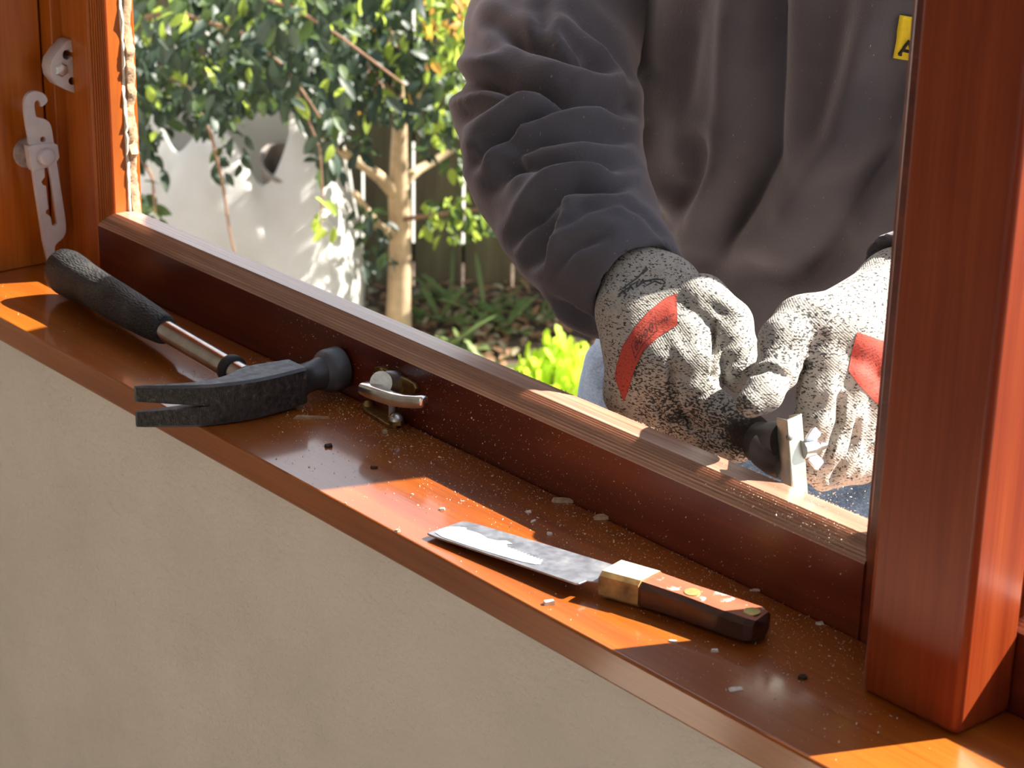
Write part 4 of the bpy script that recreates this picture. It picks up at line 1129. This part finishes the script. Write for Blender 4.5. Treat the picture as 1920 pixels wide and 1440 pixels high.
def make_leaves(parent, specs, limit=300):
    """specs: (position, kind, scale); the nearest become leaf objects, the rest one joined part."""
    r = np.random.default_rng(len(specs))
    specs = sorted(specs, key=lambda s_: np.linalg.norm(s_[0] - CAM) / s_[2] + 50 * (proj(s_[0])[1] < -10 or proj(s_[0])[0] > 930))
    for p, kd, s_ in specs[:limit]:
        me = LM[kd][r.integers(3)][0]
        ob = bpy.data.objects.new('leaf', me); COL.objects.link(ob); ob.parent = parent
        Rm = leaf_rot(r) * s_
        ob.matrix_world = Matrix([[*Rm[i], p[i]] for i in range(3)] + [[0, 0, 0, 1]])
    if len(specs) > limit:
        mb = MB(); kinds = list(LM)
        for p, kd, s_ in specs[limit:]:
            _, v_, f_ = LM[kd][r.integers(3)]
            mb.add(v_ @ (leaf_rot(r) * s_).T + p, f_, kinds.index(kd))
        ob = mb.build('leaves', [M[q] for q in kinds], parent, smooth=180); ob['kind'] = 'stuff'
def sample(poly, n, d0, d1, kinds, seed, s0=.8, s1_=1.25):
    r = np.random.default_rng(seed); out = []; P_ = np.array(poly)
    while len(out) < n:
        x, y = r.uniform(P_[:, 0].min(), P_[:, 0].max()), r.uniform(P_[:, 1].min(), P_[:, 1].max())
        if inside(poly, x, y):
            kd = kinds(x, y, r); out.append((atd(x, y, r.uniform(d0, d1)), kd, r.uniform(s0, s1_)))
    return out
def pick(r, **w):
    ks = list(w); p = np.array([w[q] for q in ks]); return ks[r.choice(len(ks), p=p / p.sum())]

# young tree with the tan trunk
tree = tag(empty('young_tree'), 'young tree with pale tan trunk and forked branches before the fence', 'tree')
dT = 4.42
base = atz(748, 650, GZ); dT = float(np.hypot(*(base - CAM)[:2]))
def br(name, pts, mat, par):
    P_ = [atd(x, y, dT + o) for x, y, rr_, o in pts]; R_ = [rr_ * depth(p) / FPX for p, (x, y, rr_, o) in zip(P_, pts)]
    return MB().tube(P_, R_, 14).build(name, mat, par, smooth=60)
br('trunk', [(747, 668, 30, 0), (747, 610, 25, 0), (748, 540, 22, 0), (750, 450, 20, 0), (748, 370, 20, 0), (748, 290, 16, 0), (750, 220, 13, 0), (742, 120, 10, -.02), (720, 20, 8, -.05), (700, -80, 6, -.1)], M['bark'], tree)
for pts in ([(748, 372, 13, 0), (715, 335, 12, -.03), (680, 308, 11, -.08), (645, 288, 9, -.12), (600, 250, 6, -.2)], [(745, 445, 10, 0), (710, 425, 9, -.05), (695, 405, 8, -.08), (665, 362, 6, -.12)], [(752, 345, 11, 0), (785, 318, 9, .05), (820, 298, 8, .08), (852, 278, 6, .1)], [(748, 240, 9, 0), (790, 160, 7, -.1), (830, 60, 5, -.2), (860, -40, 4, -.2)], [(748, 200, 7, 0), (700, 150, 5, -.15), (650, 90, 4, -.3), (560, 30, 3, -.4), (480, 10, 2.5, -.5)], [(750, 412, 5, 0), (800, 405, 4, -.1), (880, 395, 3, -.15), (940, 385, 2, -.2)], [(748, 180, 6, 0), (690, 120, 4, -.3), (715, 160, 4, -.5), (725, 190, 3, -.5)]):
    br('branch', pts, M['bark'] if pts[0][2] > 8 else M['twig'], tree)
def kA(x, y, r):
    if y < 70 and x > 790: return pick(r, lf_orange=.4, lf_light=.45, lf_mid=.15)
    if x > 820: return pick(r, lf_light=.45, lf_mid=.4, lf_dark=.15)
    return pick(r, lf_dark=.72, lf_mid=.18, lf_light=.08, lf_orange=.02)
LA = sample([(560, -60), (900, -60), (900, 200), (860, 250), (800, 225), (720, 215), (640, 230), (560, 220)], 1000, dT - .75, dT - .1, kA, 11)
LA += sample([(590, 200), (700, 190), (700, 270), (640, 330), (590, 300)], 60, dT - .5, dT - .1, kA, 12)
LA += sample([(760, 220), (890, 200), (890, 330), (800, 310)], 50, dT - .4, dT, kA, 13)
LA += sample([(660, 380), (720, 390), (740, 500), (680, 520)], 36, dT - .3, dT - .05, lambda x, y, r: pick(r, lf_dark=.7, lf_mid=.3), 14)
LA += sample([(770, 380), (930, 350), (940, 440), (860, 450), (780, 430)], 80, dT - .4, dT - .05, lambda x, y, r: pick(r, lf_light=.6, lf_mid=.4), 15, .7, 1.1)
LA += sample([(480, -520), (960, -520), (1000, -60), (520, -60)], 750, dT - .6, dT + .3, kA, 16, .9, 1.4)  # unseen crown above the view, added so its leaves dapple the bag
LA += sample([(905, -200), (1400, -200), (1400, 330), (960, 330), (905, 200)], 800, dT - .3, dT + .35, kA, 17, .9, 1.4)  # unseen leaves behind the person, added to keep sun off the bag
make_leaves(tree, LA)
# overhanging shrub on the left, above the bag
shrub = tag(empty('overhanging_shrub'), 'dense glossy dark-leaved shrub hanging over the white bag', 'shrub')
dS = dT - .75
def br2(name, pts, par, mat=None):
    P_ = [atd(x, y, dS + o) for x, y, rr_, o in pts]; R_ = [rr_ * depth(p) / FPX for p, (x, y, rr_, o) in zip(P_, pts)]
    return MB().tube(P_, R_, 10).build(name, mat or M['twig'], par, smooth=60)
sb = atd(150, 560, dS + .1); sb2 = np.array([sb[0], sb[1], GZ - .02])
MB().tube([sb2, sb2 * .5 + atd(160, 300, dS) * .5, atd(170, 250, dS), atd(190, 60, dS), atd(230, -80, dS)], [.03, .027, .022, .016, .01], 12).build('trunk', M['bark'], shrub, smooth=60)
for pts in ([(190, 60, 6, 0), (320, 20, 5, -.1), (450, 60, 4, -.15), (540, 130, 3, -.2), (600, 220, 2, -.2)], [(180, 200, 6, 0), (270, 130, 4, -.1), (350, 160, 3, -.1), (395, 250, 3, -.1), (415, 330, 3, -.1), (430, 430, 2.5, -.1), (445, 500, 2, -.1)], [(230, -80, 5, 0), (400, -40, 4, -.2), (560, 20, 3, -.3), (640, 70, 3, -.3), (760, 160, 2, -.3)], [(170, 250, 5, 0), (240, 260, 4, -.05), (285, 330, 3, -.1), (292, 400, 2, -.1)], [(540, 130, 3, -.2), (600, 280, 2, -.2), (605, 360, 2, -.2), (600, 430, 1.5, -.2)]):
    br2('branch', pts, shrub)
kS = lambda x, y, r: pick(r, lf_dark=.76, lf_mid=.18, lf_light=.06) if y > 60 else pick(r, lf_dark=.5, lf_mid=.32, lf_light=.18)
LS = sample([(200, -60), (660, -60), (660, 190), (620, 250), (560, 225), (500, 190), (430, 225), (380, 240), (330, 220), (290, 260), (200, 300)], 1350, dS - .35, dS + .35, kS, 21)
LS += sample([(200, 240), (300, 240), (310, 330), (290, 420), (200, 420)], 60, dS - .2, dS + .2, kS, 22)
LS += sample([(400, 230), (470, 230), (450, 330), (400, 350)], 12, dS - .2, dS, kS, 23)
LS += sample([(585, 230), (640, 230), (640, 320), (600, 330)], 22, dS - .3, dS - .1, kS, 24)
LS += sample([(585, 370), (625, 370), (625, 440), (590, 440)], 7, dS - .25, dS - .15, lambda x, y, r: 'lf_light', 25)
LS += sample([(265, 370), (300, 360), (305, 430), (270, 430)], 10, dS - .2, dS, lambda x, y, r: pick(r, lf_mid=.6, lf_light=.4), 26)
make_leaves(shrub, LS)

# --- plants on the ground
M['weed'] = leafmat('weed_leaf', (.07, .13, .04), (.22, .29, .11), .45, .35)
M['lime'] = leafmat('lime_leaf', (.30, .48, .03), (.50, .65, .06), .42, .45)
def strap(L, W, mat, lob=0.0, bend=.5, n=8):
    mb = MB(); vs = []; fs = []
    for i in range(n + 1):
        t = i / n; a = bend * t * 1.6; y = L * (math.sin(a) / 1.6 / bend if bend > .01 else t); z = L * (t - .5 * bend * t * t * 1.2)
        w = W * (math.sin(math.pi * min(1, t * .9 + .08)) ** .7) * (1 - lob * (i % 2)); w = w if i < n else .0005
        vs += [(-w, y, z + .15 * w), (0, y, z), (w, y, z + .15 * w)]
    for i in range(n):
        q = i * 3; fs += [(q, q + 1, q + 4, q + 3), (q + 1, q + 2, q + 5, q + 4)]
    me = bpy.data.meshes.new('leaf'); me.from_pydata(vs, [], fs); me.materials.append(mat); me.polygons.foreach_set('use_smooth', [True] * len(fs)); me.update(); return me
straps = [strap(.16, .0045, M['weed'], 0, .7), strap(.12, .011, M['weed'], .45, .9), strap(.075, .014, M['weed'], .2, .8)]
limes = [strap(.085, .013, M['lime'], .35, .8), strap(.07, .011, M['lime'], .2, 1.0)]
def plant(name, px, py, n, meshes, sc, label, cat, group=None, seed=0):
    r = np.random.default_rng(seed); b = atz(px, py, GZ)
    root = tag(empty(name), label, cat, group)
    for i in range(n):
        ob = bpy.data.objects.new('leaf', meshes[r.integers(len(meshes))]); COL.objects.link(ob); ob.parent = root
        az = r.uniform(0, 6.283); s_ = sc * r.uniform(.7, 1.3); tilt = r.uniform(-.1, .6)
        off = np.array([math.cos(az), math.sin(az), 0]) * r.uniform(0, .03) * sc
        ob.location = b + off; ob.rotation_euler = Euler((-tilt, r.uniform(-.3, .3), az)); ob.scale = (s_,) * 3
    return root
spots = [(812, 590, 12, 'strappy green weed just right of the tan trunk'), (800, 660, 12, 'strappy green weed nearest the rail beside the trunk'), (862, 640, 14, 'tangled strappy weed midway between trunk and lime bush'), (905, 585, 14, 'tall broad-leaved weed in front of the fence gap'), (945, 600, 13, 'broad-leaved weed tuft left of the elbow'), (900, 690, 12, 'low weed tuft near the rail left of the lime bush'), (1010, 590, 10, 'shaded weed tuft below the dark sleeve'), (840, 556, 9, 'small weed tuft at the foot of the fence')]
for i, (px, py, n, lb) in enumerate(spots):
    plant('weed_plant', px, py + 12, n, straps if i % 3 else straps[:2], .95, lb, 'weed', 'garden weeds', 100 + i)
# bright lime bush in the sun: a domed bush of short leafy shoots
bush = tag(empty('lime_bush'), 'bright lime green sunlit bush beside the blue jeans', 'bush')
r = np.random.default_rng(77); bb = atz(1045, 775, GZ)
for i in range(230):
    a_ = r.uniform(0, 6.283); e_ = math.acos(r.uniform(.0, 1)); q = np.array([math.cos(a_) * math.sin(e_), math.sin(a_) * math.sin(e_), math.cos(e_)])
    ob = bpy.data.objects.new('leaf', limes[r.integers(2)]); COL.objects.link(ob); ob.parent = bush
    ob.location = bb + q * np.array([.10, .10, .12]) * r.uniform(.6, 1) ; ob.rotation_euler = Vector(q * [1, 1, .8] + r.normal(0, .35, 3)).to_track_quat('Z', 'Y').to_euler(); s_ = r.uniform(.6, 1.05); ob.scale = (s_,) * 3
for i in range(7):
    q = np.array([r.normal(0, .03), r.normal(0, .03), .1]); MB().tube([bb, bb + q * .6, bb + q], [.006, .004, .003], 6).build('stem', M['weed'], bush)

# fallen leaves on the soil
r = np.random.default_rng(9); lt = MB(); lk = [LM['lf_orange'][0], LM['lf_light'][1]]
M['litter'] = leafmat('dead_leaf', (.16, .085, .045), (.34, .20, .11), .8, .1)
M['litter2'] = leafmat('pale_dead_leaf', (.30, .25, .15), (.42, .36, .25), .8, .1)
for i in range(900):
    px_, py_ = r.uniform(640, 1150), r.uniform(535, 760); p = atz(px_, py_, GZ); a_ = r.uniform(0, 6.283); ti = r.normal(0, .35)
    ca, sa = math.cos(a_), math.sin(a_); Rm = np.array([[ca, -sa, 0], [sa, ca, 0], [0, 0, 1]]) @ np.array([[1, 0, 0], [0, math.cos(ti), -math.sin(ti)], [0, math.sin(ti), math.cos(ti)]])
    v_, f_ = LM['lf_dark'][i % 3][1], LM['lf_dark'][i % 3][2]
    lt.add((v_ * r.uniform(.6, 1.2)) @ Rm.T + p + [0, 0, .008], f_, int(r.random() < .35))
tag(lt.build('leaf_litter', [M['litter'], M['litter2']], smooth=180), 'brown fallen leaves littering the soil by the fence', 'leaf litter', kind='stuff')
# ================================================================= DEBRIS
M['chip_tan'] = plain('tan_putty_chip', (.52, .40, .28), .85, var=.2, scale=300)
M['chip_white'] = plain('white_putty_chip', (.75, .70, .64), .85, var=.2, scale=300)
M['chip_dark'] = plain('dark_paint_crumb', (.05, .025, .018), .8, var=.3, scale=300)
M['splinter'] = plain('wood_splinter', (.40, .26, .15), .8, var=.3, scale=200)
def chip(name, px, py, L, W_, T, ang, mat, label, cat, seed, z=0.0):
    r = np.random.default_rng(seed); c_ = atz(px, py, z); mb = MB(); n = 7
    a0 = [2 * math.pi * i / n + r.uniform(-.25, .25) for i in range(n)]
    lo_ = [np.array([math.copysign(abs(math.cos(a)) ** .5, math.cos(a)) * L / 2 * r.uniform(.85, 1.1), math.copysign(abs(math.sin(a)) ** .5, math.sin(a)) * W_ / 2 * r.uniform(.8, 1.15)]) for a in a0]
    ang += .87; ca, sa = math.cos(ang), math.sin(ang)
    rotp = lambda p, k_: (c_[0] + k_ * (p[0] * ca - p[1] * sa), c_[1] + k_ * (p[0] * sa + p[1] * ca))
    bot = [(*rotp(p, 1), z + .00005) for p in lo_]; top = [(*rotp(p, .86), z + T * r.uniform(.4, 1.0)) for p in lo_]
    mb.add(bot + top, [tuple(range(n))[::-1], tuple(range(n, 2 * n))] + [(i, (i + 1) % n, n + (i + 1) % n, n + i) for i in range(n)])
    return tag(mb.build(name, mat), label, cat)
X0 = 0.02
chip('putty_chip', 1057, 941, .0135, .0042, .0022, .05, M['chip_tan'], 'larger tan putty chip lying against the rail above the blade', 'chip', 1)
chip('putty_chip', 1129, 972, .0100, .0050, .0022, .15, M['chip_tan'], 'squarish tan putty chip by the rail above the knife ferrule', 'chip', 2)
chip('wood_splinter', 588, 785, .0240, .0034, .0022, .03, M['splinter'], 'pale wood splinter sticking out from under the hammer head', 'splinter', 3)
chip('putty_crumb', 1030, 1133, .0062, .0034, .0026, .2, M['chip_white'], 'pinkish white putty crumb in the sun before the knife', 'crumb', 4)
chip('paint_crumb', 617, 838, .0054, .0036, .0020, .3, M['chip_dark'], 'dark paint crumb on the glossy sill right of the claw', 'crumb', 5)
chip('paint_crumb', 702, 878, .0048, .0022, .0018, .1, M['chip_dark'], 'thin dark paint flake between claw hammer and knife blade', 'crumb', 6)
chip('putty_crumb', 745, 997, .0035, .0024, .0022, .4, M['chip_tan'], 'tiny crumb on the sill edge left of the blade tip', 'crumb', 7)
chip('putty_flake', 1262, 1203, .0052, .0020, .0012, -.3, M['chip_white'], 'white flake in front of the knife handle near the sill edge', 'flake', 8)
chip('putty_flake', 1340, 1222, .0036, .0024, .0014, .1, M['chip_white'], 'small white flake in front of the knife handle end', 'flake', 9)
chip('putty_flake', 1380, 1293, .0070, .0040, .0008, .3, M['chip_white'], 'flat pale flake on the sill between knife and mullion', 'flake', 10)
chip('paint_crumb', 1505, 1272, .0052, .0030, .0024, .1, M['chip_dark'], 'dark crumb on the sill near the foot of the mullion', 'crumb', 11)
chip('putty_sliver', 1416, 1108, .0068, .0014, .0012, .0, M['chip_white'], 'thin white sliver behind the knife handle by the rail', 'sliver', 12)
chip('putty_flake', 1537, 1170, .0046, .0026, .0012, .2, M['chip_white'], 'white flake beside the mullion foot against the rail', 'flake', 13)
chip('putty_crumb', 991, 961, .0034, .0022, .0014, .2, M['chip_white'], 'small white crumb in shade above the middle of the blade', 'crumb', 14)
chip('putty_crumb', 1000, 978, .0040, .0014, .0010, .9, M['chip_white'], 'narrow white sliver in shade above the blade', 'sliver', 15)
chip('putty_crumb', 829, 956, .0034, .0026, .0016, .2, M['chip_white'], 'white crumb in the sun above the blade tip', 'crumb', 16)
chip('putty_crumb', 1031, 1003, .0030, .0026, .0018, .2, M['chip_white'], 'white crumb at the shadow edge above the blade', 'crumb', 17)
chip('putty_crumb', 722, 812, .0034, .0028, .0022, .2, M['chip_tan'], 'tan crumb on the sill in front of the brass keeper', 'crumb', 18)

M['dust'] = plain('sawdust', (.80, .68, .54), .9, var=.3, scale=900)
def specks(name, pts, sizes, label, seed, cat='dust'):
    r = np.random.default_rng(seed); mb = MB()
    for p, s_ in zip(pts, sizes):
        d = r.normal(0, 1, 3); d /= np.linalg.norm(d); e = np.cross(d, r.normal(0, 1, 3)); e /= np.linalg.norm(e); f = np.cross(d, e)
        st_ = r.uniform(.6, 2.2)
        mb.add([p + d * s_ * st_, p - d * s_ * st_ * .6 + e * s_ * .6, p - d * s_ * .4 - e * s_ * .5 + f * s_ * .4, p - f * s_ * .5], [(0, 1, 2), (0, 3, 1), (0, 2, 3), (1, 3, 2)])
    return tag(mb.build(name, M['dust']), label, cat, kind='stuff')
r = np.random.default_rng(42)
pts = []; sz = []
for i in range(3600):                                   # on the sill, thicker near the rail
    x = r.uniform(-.62, -.02); y = .104 - abs(r.normal(0, .035)); 
    if y < .002 or (x > -.06 and y > .06): continue
    pts.append(np.array([x, y, .0002])); sz.append(.00020 + r.exponential(.00014))
for i in range(420):                                    # in the sun near the front edge
    pts.append(np.array([r.uniform(-.9, .1), r.uniform(.003, .06), .0002])); sz.append(.00016 + r.exponential(.00011))
for i in range(500):                                    # round the keeper
    pts.append(np.array([r.normal(-.47, .05), .103 - abs(r.normal(0, .02)), .0002])); sz.append(.00017 + r.exponential(.0001))
specks('sawdust', pts, sz, 'fine pale sawdust scattered over the wooden sill', 1)
pts = []; sz = []
for i in range(800):                                    # clinging to the rail face
    x = r.normal(-.40, .07) if i < 360 else r.uniform(-.6, -.1)
    pts.append(np.array([x, YR - .0001, .041 * r.uniform(.02, .98)])); sz.append(.00019 + r.exponential(.00013))
for i in range(700):                                    # shavings on the rail top at the right
    x = -.105 - abs(r.normal(0, .05)); t = r.uniform(0, 1)
    j = int(t * (len(prof) - 1)); pts.append(np.array([x, prof[j][0], .0427 + prof[j][1]])); sz.append(.00016 + r.exponential(.00011))
for i in range(160):
    x = r.uniform(-.4, -.1); pts.append(np.array([x, .1415, .0437])); sz.append(.0002 + r.exponential(.00015))
specks('rail_sawdust', pts, sz, 'fine sawdust sticking to the window rail', 2)
pts = []; sz = []
for i in range(170):                                    # flying from the scraper
    p = atp(1500 + abs(r.normal(0, 60)), 945 + r.normal(0, 22), 1.09 + r.uniform(-.01, .05)); pts.append(p); sz.append(.0003 + r.exponential(.00016))
specks('flying_sawdust', pts, sz, 'spray of pale sawdust flying from the scraper', 3)
